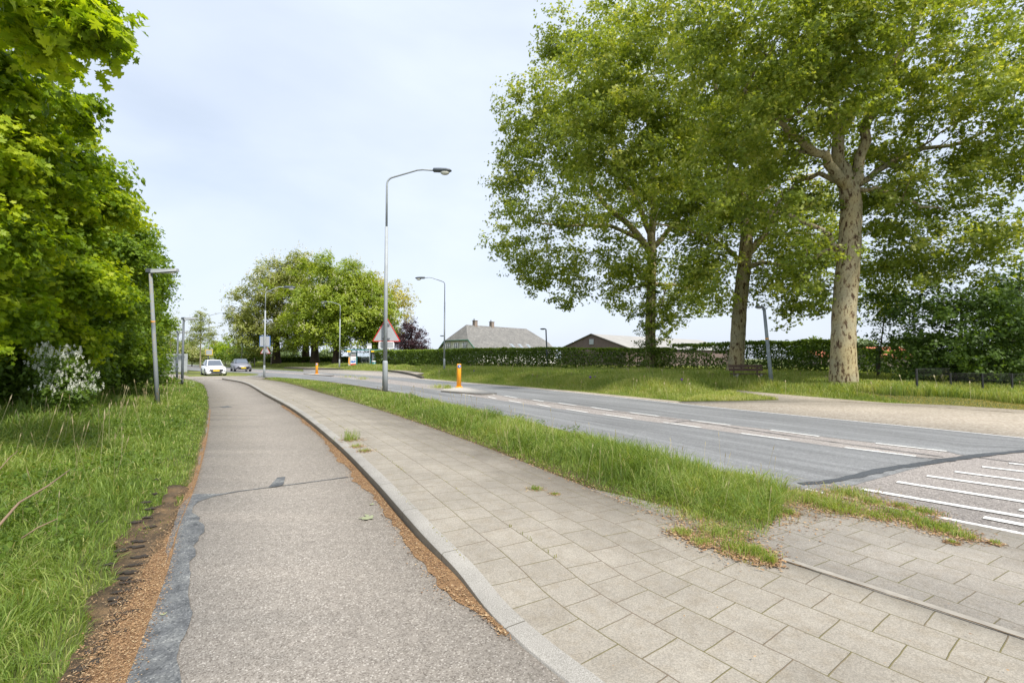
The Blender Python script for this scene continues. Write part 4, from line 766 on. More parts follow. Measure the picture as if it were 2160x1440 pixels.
# shrubs below the maples
for lab, ba, lo, sd_ in [('dark shrub at the foot of the maples, left of the white hawthorn', (-13.6, 12.6), [ell(20,800,12.4,120,70,1.6), ell(110,790,13.5,90,70,1.5), ell(-80,780,11,150,110,1.6)], 31),
                     ('dark shrub at the foot of the maples, right of the white hawthorn', (-15.5, 17.5), [ell(230,760,17,90,60,2), ell(170,740,16.5,80,70,1.8), ell(290,780,19,50,35,2)], 32),
                     ('low dark shrub behind the two lamp posts at the bend', (-24, 28), [ell(295,780,27,36,24,2.2), ell(280,765,25,42,32,2.2)], 33)]:
    tree('shrub', lab, ba, (ba[0], ba[1], 1.6), .05, lo, 230, 65, .5, .13, 'diamond', M['mapledark'], M['bark'], cat='shrub', seed=sd_, group='shrubs below the left maples')
tree('hawthorn', 'hawthorn covered in small white blossom under the left maples', (-10.2, 10.6), (-10.2, 10.6, 1.1), .04, [ell(135,822,10.3,42,42,.6), ell(112,765,10.5,24,30,.4), ell(160,840,10.2,30,20,.4), ell(135,780,10.3,26,26,.4)], 170, 40, .17, .06, 'diamond', M['mapledark'], M['bark'], cat='shrub', seed=34, flower=(M['white'], 1., .028, 22))
# chestnuts
GC = 'flowering chestnut trees behind the bus shelter'
CH_ = [('leftmost horse chestnut, olive leaves and cream blossom, behind the twin sign lamp post', 583, 84, 66, [ell(560,640,82,60,70,7), ell(540,700,80,50,45,6), ell(590,580,84,45,30,6), ell(520,690,82,30,50,5), ell(600,700,82,45,40,5)], M['chestdark'], 1., 41),
       ('cream flowered horse chestnut rising behind the two front chestnuts', 645, 88, 66, [ell(630,590,86,55,50,7), ell(600,640,86,55,55,7), ell(640,550,86,40,18,5), ell(650,680,84,50,45,6)], M['chestdark'], .95, 42),
       ('tallest horse chestnut, bright green domed crown above the orange bollard', 664, 80, 66, [ell(700,590,77,75,50,7), ell(660,640,76,65,60,7), ell(700,560,78,50,25,6), ell(730,640,76,60,60,7), ell(640,700,78,45,40,5)], M['chest'], .35, 43),
       ('green horse chestnut directly behind the lamp post beside the bus shelter', 711, 77, 68, [ell(690,680,74,60,50,6), ell(740,690,74,55,45,6), ell(740,620,76,45,50,5), ell(700,640,75,50,40,5)], M['chest'], .45, 44),
       ('rightmost horse chestnut, above the bus shelter roof', 790, 80, 68, [ell(790,660,77,50,55,6), ell(780,620,78,40,40,5), ell(800,700,77,40,35,5), ell(760,600,79,35,35,5)], M['chest'], .35, 45)]
for lab, px, Yd, _, lo, lm, fr, sd_ in CH_:
    b = AT(px, 764, Yd); tree('chestnut_tree', lab, (b[0], b[1]), AT(px, 660, Yd), .75, lo, 240, 150, 1.55, .32, 'diamond', lm, M['bark'], GC, seed=sd_, flower=(M['blossom'], fr, .23, 8), flat=.42, shell=.3, branch_r=.06, up=1.0, droop=.5, tone=.6)
b = AT(815, 762, 84)
tree('locust_tree', 'golden yellow leaved tree right of the chestnuts', (b[0], b[1]), AT(820,650,84), .35, [ell(830,630,84,40,35,4), ell(815,600,84,35,20,4), ell(860,640,84,22,22,3), ell(840,670,84,30,25,4), ell(800,590,85,25,15,3)], 130, 60, 1.0, .24, 'diamond', M['yellow'], M['barkpale'], seed=46, flat=.6)
tree('copper_beech', 'dark purple copper beech behind the start of the hedge', AT(868,762,72)[:2], AT(868,710,72), .3, [ell(870,715,72,35,35,3), ell(850,730,72,30,25,3), ell(890,735,72,20,18,2), ell(865,690,72,20,18,2)], 170, 75, .75, .2, 'diamond', M['copper'], M['bark'], seed=47)
# far left plants
tree('young_tree', 'thin sparse young tree behind the white car', AT(423,760,75)[:2], AT(423,660,75), .10, [ell(423,695,75,22,36,1.8), ell(422,662,75,11,16,1), ell(445,705,75,12,25,1.4), ell(408,715,75,12,25,1.2)], 170, 42, .5, .17, 'diamond', M['sparse'], M['barkpale'], seed=51)
tree('young_tree', 'pale sparse tree rising behind the grey road sign', AT(360,760,85)[:2], AT(360,700,85), .10, [ell(362,690,85,16,32,2), ell(350,715,85,22,26,2)], 90, 30, .8, .2, 'diamond', M['sparse'], M['barkpale'], seed=52)
for lab, px, Yd, lo, lm, sd_, fl in [('bright green bush mass behind the grey car', 475, 100, [ell(475,735,100,35,24,5), ell(460,742,100,25,18,4), ell(495,740,100,25,22,4)], M['maple'], 53, None),
                            ('darker green bush right of the grey car, behind the verge', 530, 95, [ell(525,745,95,30,20,4), ell(550,748,95,18,16,3), ell(505,750,95,25,14,4)], M['hedge'], 54, None),
                            ('whitish flowering bush behind the white car', 405, 90, [ell(405,742,90,18,16,3), ell(420,752,90,16,10,3)], M['sparse'], 55, (M['blossom'], .9, .22, 4)),
                            ('green bush between road sign and flowering bush', 375, 95, [ell(375,735,95,22,20,4), ell(340,735,95,30,25,5)], M['hedge'], 56, None)]:
    b = AT(px, 765, Yd); tree('bush', lab, (b[0], b[1]), AT(px, 750, Yd), .1, lo, 130, 70, 1.0, .28, 'diamond', lm, M['bark'], cat='bush', seed=sd_, flower=fl, group='bushes beyond the bend of the road')
# distant trees
fi_ = 0
for lab, px, Yd, rx, ry, py in [('low far tree line seen below the leftmost chestnut', 605, 260, 34, 9, 746), ('far round tree seen between the chestnut trunks', 690, 240, 22, 8, 747), ('far tree mass between lamp post and farmhouse', 905, 240, 20, 7, 750),
                                ('far rounded tree left of the thickest plane trunk', 1715, 130, 38, 18, 735), ('far tree just right of the thickest plane trunk', 1815, 110, 28, 22, 742), ('far tree behind the red roof', 1915, 120, 45, 25, 735), ('far trees at the left end of the road', 300, 200, 60, 14, 745), ('far tree line beyond the grey car', 480, 240, 70, 11, 746)]:
    fi_ += 1; b = AT(px, 757, Yd); tree('distant_tree', lab, (b[0], b[1]), AT(px, 752, Yd), .3, [ell(px, py, Yd, rx, ry, rx * Yd / F), ell(px - rx * .5, py + 4, Yd, rx * .5, ry * .8), ell(px + rx * .5, py + 3, Yd, rx * .5, ry * .8)], 80, 60, rx * Yd / F * .16, .8, 'diamond', M['far'], M['bark'], seed=60 + fi_, group='distant trees on the horizon', branch_r=.1)
# hedges
def hedge(name, label, line, h, w, dens, ls, material, seed, gap=0., group=None):
    r = np.random.default_rng(seed); line = np.array(line, float); P_, q = resample(line, .3); b0 = P_[len(P_) // 2]; bz = Hz(*b0); root = empty(name, (b0[0], b0[1], bz), label=label, cat='hedge', group=group); o3 = np.array([b0[0], b0[1], bz])
    L = q[-1]; n = int(L * dens); s = r.random(n) * L; x = np.interp(s, q, P_[:, 0]); y = np.interp(s, q, P_[:, 1]); dd = P_[-1] - P_[0]; dd /= np.linalg.norm(dd); nn = np.array([-dd[1], dd[0]])
    hh_ = h if not hasattr(h, '__len__') else np.interp(s / L, np.linspace(0, 1, len(h)), h)
    lat = (r.random(n) - .5) * w; zt = r.random(n) ** .8; edge_ = r.random(n) < .6
    lat = np.where(edge_, np.sign(lat) * w / 2 * (.85 + .3 * r.random(n)), lat); top_ = r.random(n) < .25; zt = np.where(top_, .93 + .1 * r.random(n), zt)
    bump_ = (vnoise(s, zt * 4, 1.2, seed) - .5) * .35 + (vnoise(s, zt * 3, 3.5, seed + 1) - .5) * .2; lat = lat * (1 + bump_)
    z = H(x, y) + zt * hh_ * (1 + .06 * (vnoise(s, s * 0, 1.7, seed) - .5)); P3 = np.c_[x + nn[0] * lat, y + nn[1] * lat, z]
    if gap: k = vnoise(s, zt * 5, 1.3, seed + 5) > gap * (1.1 - .55 * zt); P3 = P3[k]; zt = zt[k]; n = len(P3)
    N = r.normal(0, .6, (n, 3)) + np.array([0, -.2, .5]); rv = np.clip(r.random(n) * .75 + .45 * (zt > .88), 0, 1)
    leaves('foliage', P3 - o3, N, ls * (.6 + .8 * r.random(n)), 'diamond', rv, material, root)
    sb = MB(); Q_ = P_[::3] if (len(P_) - 1) % 3 == 0 else np.vstack([P_[::3], P_[-1:]]); sb.tube([np.array([p[0], p[1], Hz(*p) - .02]) - o3 for p in Q_], .05, 5)
    for k in range(int(L / .6)):
        s0 = r.random() * L; p = np.array([np.interp(s0, q, P_[:, 0]), np.interp(s0, q, P_[:, 1])]); z0 = Hz(*p); hh0 = (h if not hasattr(h, '__len__') else h[0]) * .85
        sb.tube([np.array([p[0], p[1], z0 - .1]) - o3, np.array([p[0] + r.normal(0, .12), p[1] + r.normal(0, .1), z0 + hh0 * .5]) - o3, np.array([p[0] + r.normal(0, .25), p[1] + r.normal(0, .15), z0 + hh0]) - o3], [.03, .022, .01], 5)
    sb.build('stems', M['bark'], root); return root
hx = lambda px, Yd: ((px - 1080) / F * Yd, Yd)
hedge('hedge', 'long clipped green hedge in front of the farmhouse', [hx(800,66), hx(900,58), hx(1000,52), hx(1100,47.5), hx(1180,45)], [2.2,2.15,2.15,2.15], 1.6, 1500, .16, M['hedge'], 71, group='hedges beyond the road')
hedge('hedge', 'patchy hedge in front of the brown barn', [hx(1182,44.8), hx(1260,43), hx(1350,40.5), hx(1420,38)], [2.1,2.0,1.95], 1.3, 1150, .15, M['hedge'], 72, .30, group='hedges beyond the road')
hedge('hedge', 'gappy dark hedge between the farthest and middle plane trunks', [hx(1422,37.8), hx(1500,35.5), hx(1570,33.5)], [2.2,2.25], 1.2, 1100, .15, M['mapledark'], 73, .34, group='hedges beyond the road')
hedge('hedge', 'dense dark hedge between the middle and thickest plane trunks', [hx(1572,33.4), hx(1650,31.5), hx(1790,28)], [2.3,2.2], 1.4, 1900, .14, M['mapledark'], 74, .2, group='hedges beyond the road')
hedge('hedge', 'dark hedge right of the thickest plane trunk, behind the young maple', [hx(1792,27.9), hx(1900,26.5), hx(2000,25.5), hx(2200,25)], [1.7,1.4,1.6], 1.2, 1200, .14, M['mapledark'], 75, .32, group='hedges beyond the road')
b0 = [AT(x, 760, 88)[:2] for x in (560, 640, 720, 800)]
hedge('hedge', 'low field hedge behind the chestnut trunks', b0, 1.4, 1.5, 700, .28, M['hedge'], 76, group='hedges beyond the road')

def weeds(name, poly, n, ymax, label, s0=.035, hz=.18):
    poly = np.asarray(poly); P = np.c_[rng.uniform(poly[:, 0].min(), poly[:, 0].max(), n * 10), rng.uniform(poly[:, 1].min(), min(ymax, poly[:, 1].max()), n * 10)]
    P = P[inpoly(P[:, 0], P[:, 1], poly)]; P = P[vnoise(P[:, 0], P[:, 1], 1.1, 91) > .5][:n]; Q_ = np.repeat(P, 26, 0) + rng.normal(0, .07, (len(P) * 26, 2)); z = H(Q_[:, 0], Q_[:, 1]) + .05 + hz * rng.random(len(Q_)) ** .7
    o = leaves(name, np.c_[Q_, z], rng.normal(0, .5, (len(Q_), 3)) + np.array([0, 0, .9]), s0 * (.5 + rng.random(len(Q_))), 'diamond', np.clip(np.repeat(rng.random(len(P)), 26) * .6 + .4 * rng.random(len(Q_)), 0, 1), M['mapledark'], None)
    return tag(o, label, 'weeds', kind='stuff')
weeds('broadleaf_weeds', np.vstack([pathL[(pathL[:, 1] < 14)] + np.array([-.5, 0]), [[-14, 14]], [[-9, 3]], [[-5, 1]]]), 420, 13, 'low broad leaved weeds among the grass of the left verge', .04, .22)
weeds('broadleaf_weeds', stripP, 110, 14, 'dark broad leaved weeds in the green strip beside the road', .035, .2)
# ------------------------------------------------------------------ street furniture
def tall_lamp(label, base, height, side, arm, rad, ang=0., group='tall street lamps along the road', z=None):
    bz = Hz(*base) if z is None else z
    root = empty('street_lamp', (base[0], base[1], bz), ang, label=label, cat='street lamp', group=group); s = side
    MB().tube([(0,0,-.1),(0,0,height*.13),(0,0,height*.135),(0,0,height*.14)], [rad*1.3, rad*1.2, rad*1.15, rad*.95], 16).build('pole_base', M['steel'], root)
    p1 = height * .74
    MB().tube([(0,0,height*.138),(0,0,p1*.6),(0,0,p1)], [rad*.93, rad*.85, rad*.78], 14).build('pole', M['steel'], root)
    R0 = arm * .16; pts = [(0,0,p1-.02),(0,0,height-.35-R0)]
    for k in range(1, 6): t = k / 5 * R(77); pts.append((s * R0 * (1 - math.cos(t)), 0, height - .35 - R0 + R0 * math.sin(t)))
    pts += [(s * arm * .66, 0, height - .02), (s * arm * .78, 0, height), (s * arm, 0, height - .03)]
    MB().tube(pts, [rad*.52, rad*.48] + [rad*.44]*5 + [rad*.4]*3, 10).build('arm', M['steel'], root)
    hb = MB(); L = .85; x0 = s * arm; secs = [(0, .09, .07, 0), (.03, .12, .11, 0), (.3, .14, .115, -.005), (.62, .16, .10, -.01), (.8, .11, .07, -.02), (.86, .05, .03, -.03)]
    vs = []; K = 12
    for (u, w, h_, zz) in secs:
        for k in range(K): a = 2 * math.pi * k / K; vs.append((x0 + s * u, w * math.cos(a), height - .03 + zz + h_ * math.sin(a) * (1. if math.sin(a) > 0 else .8)))
    hb.add(vs, [(i*K+j, i*K+(j+1) % K, (i+1)*K+(j+1) % K, (i+1)*K+j) for i in range(len(secs)-1) for j in range(K)], True); hb.add(vs[:K], [tuple(range(K))])
    hd = hb.build('lamp_head', M['steeldark'], root); MB().ball((x0 + s * .55, 0, height - .13), (.22, .12, .13), 12, 6).build('lens', M['lens'], hd)
    return root
GL = 'tall street lamps along the road'
tall_lamp('tallest street lamp, in the grass strip, with the red edged triangle sign on it', (G(812,825)[0], 21.6), 10.35, 1, 2.15, .098)
tall_lamp('street lamp on the bank beyond the road, arm pointing left, in front of the hedge', (-6.05, 42), 8.45 + .05, -1, 1.8, .078)
tall_lamp('street lamp by the road with the square sign back and triangle, arm over the chestnuts', G(557,796), 7.25, 1, 1.5, .066)
tall_lamp('street lamp beside the bus shelter, in front of the chestnut trunks', (AT(716,776,66)[0], 66), 9.4, -1, 1.9, .085)
tall_lamp('thin street lamp behind the grey car, arm pointing left', (AT(510,765,80)[0], 80), 12.0, -1, 1.9, .10)
tall_lamp('street lamp behind the white car with the yellow edged sign back', (AT(439,765,80)[0], 80), 9.3, 1, 2.3, .095)
tall_lamp('faint far street lamp rising behind the end of the left trees', (AT(354,760,100)[0], 100), 11.8, -1, 1.8, .09)
def tri_sign(name, label, c, size, zc, offy, sub=None, rz=0, group=None, rim=.05):
    root = empty(name, (c[0], c[1] + offy, zc), rz, label=label, cat='road sign', group=group); h = size * .866
    def tr(k, r_=.06):
        pts = []; A = [(-size/2*k, -h/3*k), (size/2*k, -h/3*k), (0, h*2/3*k)]
        for i in range(3):
            p, q, n_ = np.array(A[i]), np.array(A[i-1]), np.array(A[(i+1) % 3]); pts += [tuple(p + (q-p)*r_), tuple(p*(1-r_*.35)), tuple(p + (n_-p)*r_)]
        return pts
    MB().plate(tr(.93), .02, 'y').build('sign_back', M['alu'], root)
    o = tr(1.0); MB().tube([(u, 0, w) for u, w in o] + [(o[0][0], 0, o[0][1])], size * .017, 6, False).build('rim', M['red'], root)
    for zc_ in (.38, -.22): MB().box((0, -.06, h*zc_), (.34, .02, .05)).build('clamp', M['steeldark'], root)
    if sub:
        w, hh_, dz = sub; z_ = -h/3 - dz - hh_/2; MB().box((0, 0, z_), (w, .02, hh_)).build('sub_plate', M['steeldark'] if False else M['alu'], root)
        fr = MB(); t = .035
        for a in ((-w/2, z_, t, hh_), (w/2, z_, t, hh_)): fr.box((a[0], -.006, a[1]), (a[2], .03, a[3]))
        for sgn in (-1, 1): fr.box((0, -.006, z_ + sgn * hh_/2), (w - t - .004, .03, t))
        fr.build('plate_frame', M['whitep'], root)
    return root
tri_sign('warning_sign', 'large triangular sign back with red edge and small white framed plate on the tallest lamp', (-5.83, 21.6), 1.27, CH + (756-703)/F*21.75, .17, (.66, .30, .03), rz=.06)
tri_sign('warning_sign', 'small triangular sign back with red edge, just under the square sign back', (G(557,796)[0], G(557,796)[1]), .78, CH + (756-739)/F*36.8, .12, rz=.03)
r_ = empty('square_sign', (G(557,796)[0] - .05, G(557,796)[1] + .12, CH + (756-719)/F*36.8), label='grey square sign back with blue edge on the distant lamp post', cat='road sign')
MB().box((0, 0, 0), (.78, .03, .78)).build('sign_back', M['alu'], r_)
f_ = MB()
for s in (-1, 1): f_.box((s*.405, 0, 0), (.03, .04, .84)); f_.box((0, 0, s*.405), (.775, .04, .03))
f_.build('rim', M['blue'], r_)
b = AT(441, 743, 79.8); r_ = empty('yellow_edged_sign', tuple(b), label='rectangular grey sign back with yellow edge above the white car', cat='road sign')
MB().box((0, 0, 0), (1.1, .03, .8)).build('sign_back', M['alu'], r_); f_ = MB()
for s in (-1, 1): f_.box((s*.58, 0, 0), (.07, .04, .94)); f_.box((0, 0, s*.435), (1.085, .04, .07))
f_.build('rim', M['yellowp'], r_)
def path_lamp(label, base, height, dirx, lean=0, head=.9, rad=.065, style='bar', z=None, yaw=0, band=True, mt='pole2'):
    bz = Hz(*base) if z is None else z
    root = empty('path_lamp', (base[0], base[1], bz), yaw, label=label, cat='street lamp', group='low lamp posts along the paths')
    tx = lean; MB().tube([(0,0,-.1),(tx*.3,0,height*.3),(tx*.97,0,height)], [rad, rad*.85, rad*.7], 14).build('pole', M[mt], root)
    if band: zb = height * .62; MB().tube([(tx*.62,0,zb-.025),(tx*.62,0,zb+.03)], rad*.85, 14).build('band', M['orange'], root)
    hd = MB(); sl_ = .07
    if style == 'bar':
        hd.box((tx, 0, height + .03), (.2, .14, .13)); h_ = hd.build('bracket', M['steeldark'], root)
        vs = [(tx + dirx*.09, -.09, height+.07), (tx + dirx*.09, .09, height+.07), (tx + dirx*.09, .1, height-.05), (tx + dirx*.09, -.1, height-.05)]
        ve = [(tx + dirx*head, -.05, height+.10), (tx + dirx*head, .05, height+.10), (tx + dirx*head, .09, height+.01), (tx + dirx*head, -.09, height+.01)]
        MB().add(vs + ve, [(0,1,2,3), (7,6,5,4), (0,4,5,1), (1,5,6,2), (2,6,7,3), (3,7,4,0)]).build('lamp_head', M['alu'], root)
        MB().box((tx + dirx*(head*.55), 0, height-.045), (head*.75, .13, .02)).build('lens', M['lens'], root)
    else:
        MB().ball((tx + dirx*head*.5, 0, height+.03), (head*.55, .13, .07), 12, 6).build('lamp_head', M['steeldark'], root)
        MB().ball((tx + dirx*head*.55, 0, height-.01), (head*.35, .09, .05), 10, 5).build('lens', M['lens'], root)
    return root
path_lamp('leaning grey path lamp with lichened post and flat arm, nearest on the left', G(333,852), 4.42, 1, -.38, .92, .072, mt='lichen')
path_lamp('upright low path lamp in front of the grey road sign, second on the left', G(384,812), 3.78, 1, 0, .72, .075, band=False, mt='steeldark')
path_lamp('small far path lamp behind the second one on the left', (AT(373,800,32.5)[0], 32.5), 3.35, 1, 0, .62, .07, band=False, mt='steeldark')
path_lamp('slim dark lamp with a flat head in front of the hedge', (AT(1155,778,45)[0], 45), 3.95, -1, -.15, .55, .09, 'flat', band=False, mt='steeldark')
path_lamp('leaning blue grey lamp post beside the bench, yellow band on it', (G(1629,822)[0], G(1629,822)[1]), 3.95, -1, -.33, .42, .10, 'flat', mt='pole2', z=0)
path_lamp('far low lamp with a flat arm, just left of the bank street lamp', (AT(938,760,60)[0], 60), 4.0, -1, 0, .62, .05, 'flat', band=False)
path_lamp('tiny far lamp above the hedge between the plane trunks', (AT(1657,750,72)[0], 72), 3.95, 1, 0, .5, .07, 'flat', band=False)
# blank sign board seen from behind
b = AT(362, 764, 33.5); r_ = empty('direction_sign', (b[0], b[1], Hz(b[0], b[1])), .12, label='large grey direction sign seen from behind at the bend', cat='road sign')
for k in range(3): MB().box((0, 0, CH + (756-764)/F*33.5 + (k-1)*.435), (2.1, .035, .425)).build('panel', M['alu'], r_)
for s in (-.75, .75): MB().tube([(s, -.06, -.2), (s, -.06, 2.0)], .05, 10).build('post', M['steel'], r_)
# bollards
def bollard(label, x, y, z0, h):
    r_ = empty('traffic_bollard', (x, y, z0), label=label, cat='bollard', group='orange bollards on the traffic islands')
    MB().tube([(0,0,0),(0,0,.05),(0,0,.055)], [.19,.18,.12], 20).build('foot', M['orange'], r_); MB().tube([(0,0,.05),(0,0,h*.97),(0,0,h)], [.115,.108,.095], 20).build('post', M['orange'], r_)
    MB().plate([(.085*math.cos(a), h*.9 + .085*math.sin(a)) for a in np.linspace(0, 2*math.pi, 20, endpoint=False)], .012, 'y', (.03, -.112, 0)).build('round_sign', M['blue'], r_)
    MB().plate([(-.045,.05),(-.03,.06),(.012,.015),(.03,.035),(.045,-.04),(-.03,-.03),(-.008,-.01)][::-1], .006, 'y', (.035, -.122, h*.9)).build('arrow', M['whitep'], r_)
bollard('orange bollard with a round blue arrow sign on the nearer island', G(968,820)[0], G(968,820)[1], .07, 1.17)
bollard('far orange bollard in the middle of the road', G(668,790)[0], G(668,790)[1], .06, 1.02)
tuft = np.vstack([rng.normal(0, .12, (160, 2)) + G(945, 822), rng.normal(0, .2, (160, 2)) + G(925, 820), rng.normal(0, .25, (120, 2)) + G(765, 801), rng.normal(0, .3, (80, 2)) + G(735, 797)])
tag(blades('island_weeds', tuft, .06 + .2 * rng.random(len(tuft)), np.full(len(tuft), .012), M['grassR'], .6, .07, .1, zf=np.zeros(len(tuft))), 'brownish weeds growing on the islands beside the orange bollards', 'weeds', kind='stuff')
# bus shelter
bs = AT(767, 777, 66); zS = .17; r_ = empty('bus_shelter', (bs[0], bs[1], zS), .05, label='teal bus shelter with a red and white poster beside the chestnuts', cat='bus shelter')
W_, Hh = 4.1, 2.45
for x in (-W_/2, -.95, .95, W_/2 - .45): MB().box((x, 0, Hh/2), (.12, .12, Hh)).build('post', M['bluegreen'], r_)
MB().plate([(-2.55, 2.45), (-2.45, 2.62), (2.35, 2.60), (2.5, 2.45)], 1.6, 'y', (0, .2, 0)).build('roof', M['bgroof'], r_)
MB().box((-.25, .9, .45), (3.7, .05, .08)).build('rail', M['bluegreen'], r_); MB().box((-.25, .9, 2.2), (3.7, .05, .1)).build('rail', M['bluegreen'], r_)
gl = bpy.data.materials.new('shelter_glass'); gl.use_nodes = True; g_ = gl.node_tree.nodes['Principled BSDF']; g_.inputs['Transmission Weight'].default_value = 1; g_.inputs['Roughness'].default_value = .05; g_.inputs['Base Color'].default_value = (.85,.92,.92,1); M['sglass'] = gl
MB().box((.2, .9, 1.32), (2.1, .02, 1.6)).build('glass_pane', M['sglass'], r_)
c_ = MB().box((-1.42, -.02, 1.22), (.86, .10, 1.85)).build('poster_case', M['bluegreen'], r_)
MB().box((-1.42, -.085, 1.25), (.74, .012, 1.7)).build('poster', M['whitep'], c_)
for nm, pts, mm in [('red_band', [(-.37,-.85),(.37,-.85),(.37,-.6),(-.37,-.66)], 'red'), ('red_text_bar', [(-.3,.44),(.32,.44),(.32,.5),(-.3,.52)], 'red'), ('blue_print', [(-.34,-.45),(-.05,-.5),(.3,-.42),(.33,-.2),(.1,-.22),(.02,-.33),(-.1,-.2),(-.34,-.28)], 'blue'), ('green_stroke', [(-.3,-.12),(0,-.05),(.34,.0),(.34,.05),(0,.0),(-.3,-.07)], 'greentrim'), ('purple_stroke', [(.0,-.1),(.36,-.03),(.36,.03),(.05,-.04)], 'purple')]:
    MB().plate(pts[::-1], .006, 'y', (-1.42, -.097, 1.25)).build(nm, M[mm], c_)
MB().box((-1.96, -.08, 1.2), (.28, .03, 1.7)).build('side_poster', M['alu'], r_); MB().plate([(-.12,-.5),(0,-.75),(.1,-.7),(.02,-.2),(.08,.2),(-.06,.4),(-.12,.1)], .006, 'y', (-1.96, -.10, 1.2)).build('side_print', M['orange'], r_)
MB().box((1.4, -.02, 1.35), (.5, .06, 1.15)).build('timetable', M['alu'], r_)
for x in (-1.9, 1.4): MB().box((x, -.62, 2.33), (.5, .03, .2)).build('yellow_plate', M['yellowp'], r_)
MB().box((.1, .6, .5), (1.8, .35, .05)).build('bench_seat', M['bluegreen'], r_)
b = AT(779, 777, 64.5); r_ = empty('bus_stop_sign', (b[0], b[1], .1), label='slim bus stop pole with a white plate in front of the shelter', cat='bus stop sign')
MB().tube([(0,0,-.1),(0,0,3.3)], .045, 10).build('pole', M['steel'], r_); MB().box((0, -.06, 2.95), (.6, .03, .38)).build('plate', M['whitep'], r_); MB().box((0, -.06, 3.32), (.6, .03, .34)).build('top_plate', M['alu'], r_)
b = AT(789, 777, 65); r_ = empty('litter_bin', (b[0], b[1], .1), label='dark green litter bin at the right end of the bus shelter', cat='bin')
MB().tube([(0,0,0),(0,0,.1),(0,0,.95)], [.24,.28,.3], 16).build('body', M['bluegreen'], r_); MB().tube([(0,0,.95),(0,0,1.02),(0,0,1.1)], [.33,.33,.15], 16).build('lid', M['whitep'], r_)
b = AT(801, 777, 65); r_ = empty('bike_rack', (b[0], b[1], .1), label='dark green tubular rack right of the litter bin', cat='bike rack')
for k in range(3): MB().tube([(k*.28,0,0),(k*.28,0,1.0),(k*.28+.1,0,1.12),(k*.28+.22,0,1.0),(k*.28+.22,0,0)], .03, 8).build('hoop', M['bluegreen'], r_)
# bench
bx_, by_ = AT(1577, 818, 24.3)[:2]; bz = max(Hz(bx_, by_), 0); r_ = empty('park_bench', (bx_, by_, bz), -.12, label='weathered brown wooden bench under the plane trees', cat='bench')
for k, zz in enumerate((.62, .80)): MB().box((0, .22 + k*.05, zz), (1.68, .04, .14)).build('back_plank', M['wood'], r_)
for k in range(3): MB().box((0, -.22 + k*.15, .42), (1.68, .12, .045)).build('seat_plank', M['wood'], r_)
for s in (-.58, .58):
    MB().plate([(-.3,0),(-.18,0),(.05,.22),(.2,0),(.3,0),(.24,.4),(-.28,.4)], .09, 'x', (s, 0, 0)).build('leg', M['concrete'], r_)
    MB().box((s, .27, .62), (.06, .05, .45)).build('back_support', M['wood'], r_)
# black fence
fx = [(1932,17.6), (2003,18.3), (2070,17.9), (2132,18.0), (2210,18.2), (2290,18.3)]; FPp = [((px-1080)/F*Yd, Yd) for px, Yd in fx]
r_ = empty('mesh_fence', (FPp[0][0], FPp[0][1], 0), label='low black metal mesh fence at the right edge', cat='fence')
for i, (x, y) in enumerate(FPp):
    z0 = Hz(x, y); MB().box((x - FPp[0][0], y - FPp[0][1], z0 + .38), (.05 if i else .065, .05, 1.0)).build('post', M['black'], r_)
for (a, c_) in zip(FPp[:-1], FPp[1:]):
    a = np.array(a) - FPp[0]; c_ = np.array(c_) - FPp[0]; m_ = MB(); n_ = 26; z0 = Hz(*(a + FPp[0]))
    for zz in (.87, .62, .2): m_.tube([(*a, z0 + zz), (*c_, z0 + zz)], .008 if zz > .8 else .004, 5)
    for k in range(1, n_): p = a + (c_ - a) * k / n_; m_.tube([(*p, z0 + .05), (*p, z0 + .87)], .0020, 4)
    m_.build('mesh_panel', M['black'], r_)
# dark tall post in hedge
b = AT(1853, 800, 25.6); r_ = empty('gate_post', (b[0], b[1], Hz(b[0], b[1])), label='dark wooden post with a cap in the hedge right of the thickest plane trunk', cat='post'); MB().box((0,0,.85), (.13,.13,1.8)).build('post', M['black'], r_); MB().box((0,0,1.8), (.18,.18,.08)).build('cap', M['black'], r_)
# field fence posts
for i, (px, Yd) in enumerate([(537, 82), (572, 82)]):
    b = AT(px, 765, Yd); h_ = (765 - 748) / F * Yd; o = MB().tube([(0,0,-.2),(0,0,h_+.2),(0,0,h_+.28)], [.09,.08,.03], 10).build('wooden_post', M['postwood']); o.location = (b[0], b[1], Hz(b[0], b[1])); tag(o, ['pale wooden post in the grass right of the grey car', 'pale wooden post in the grass below the small triangle sign'][i], 'post', 'wooden field posts')

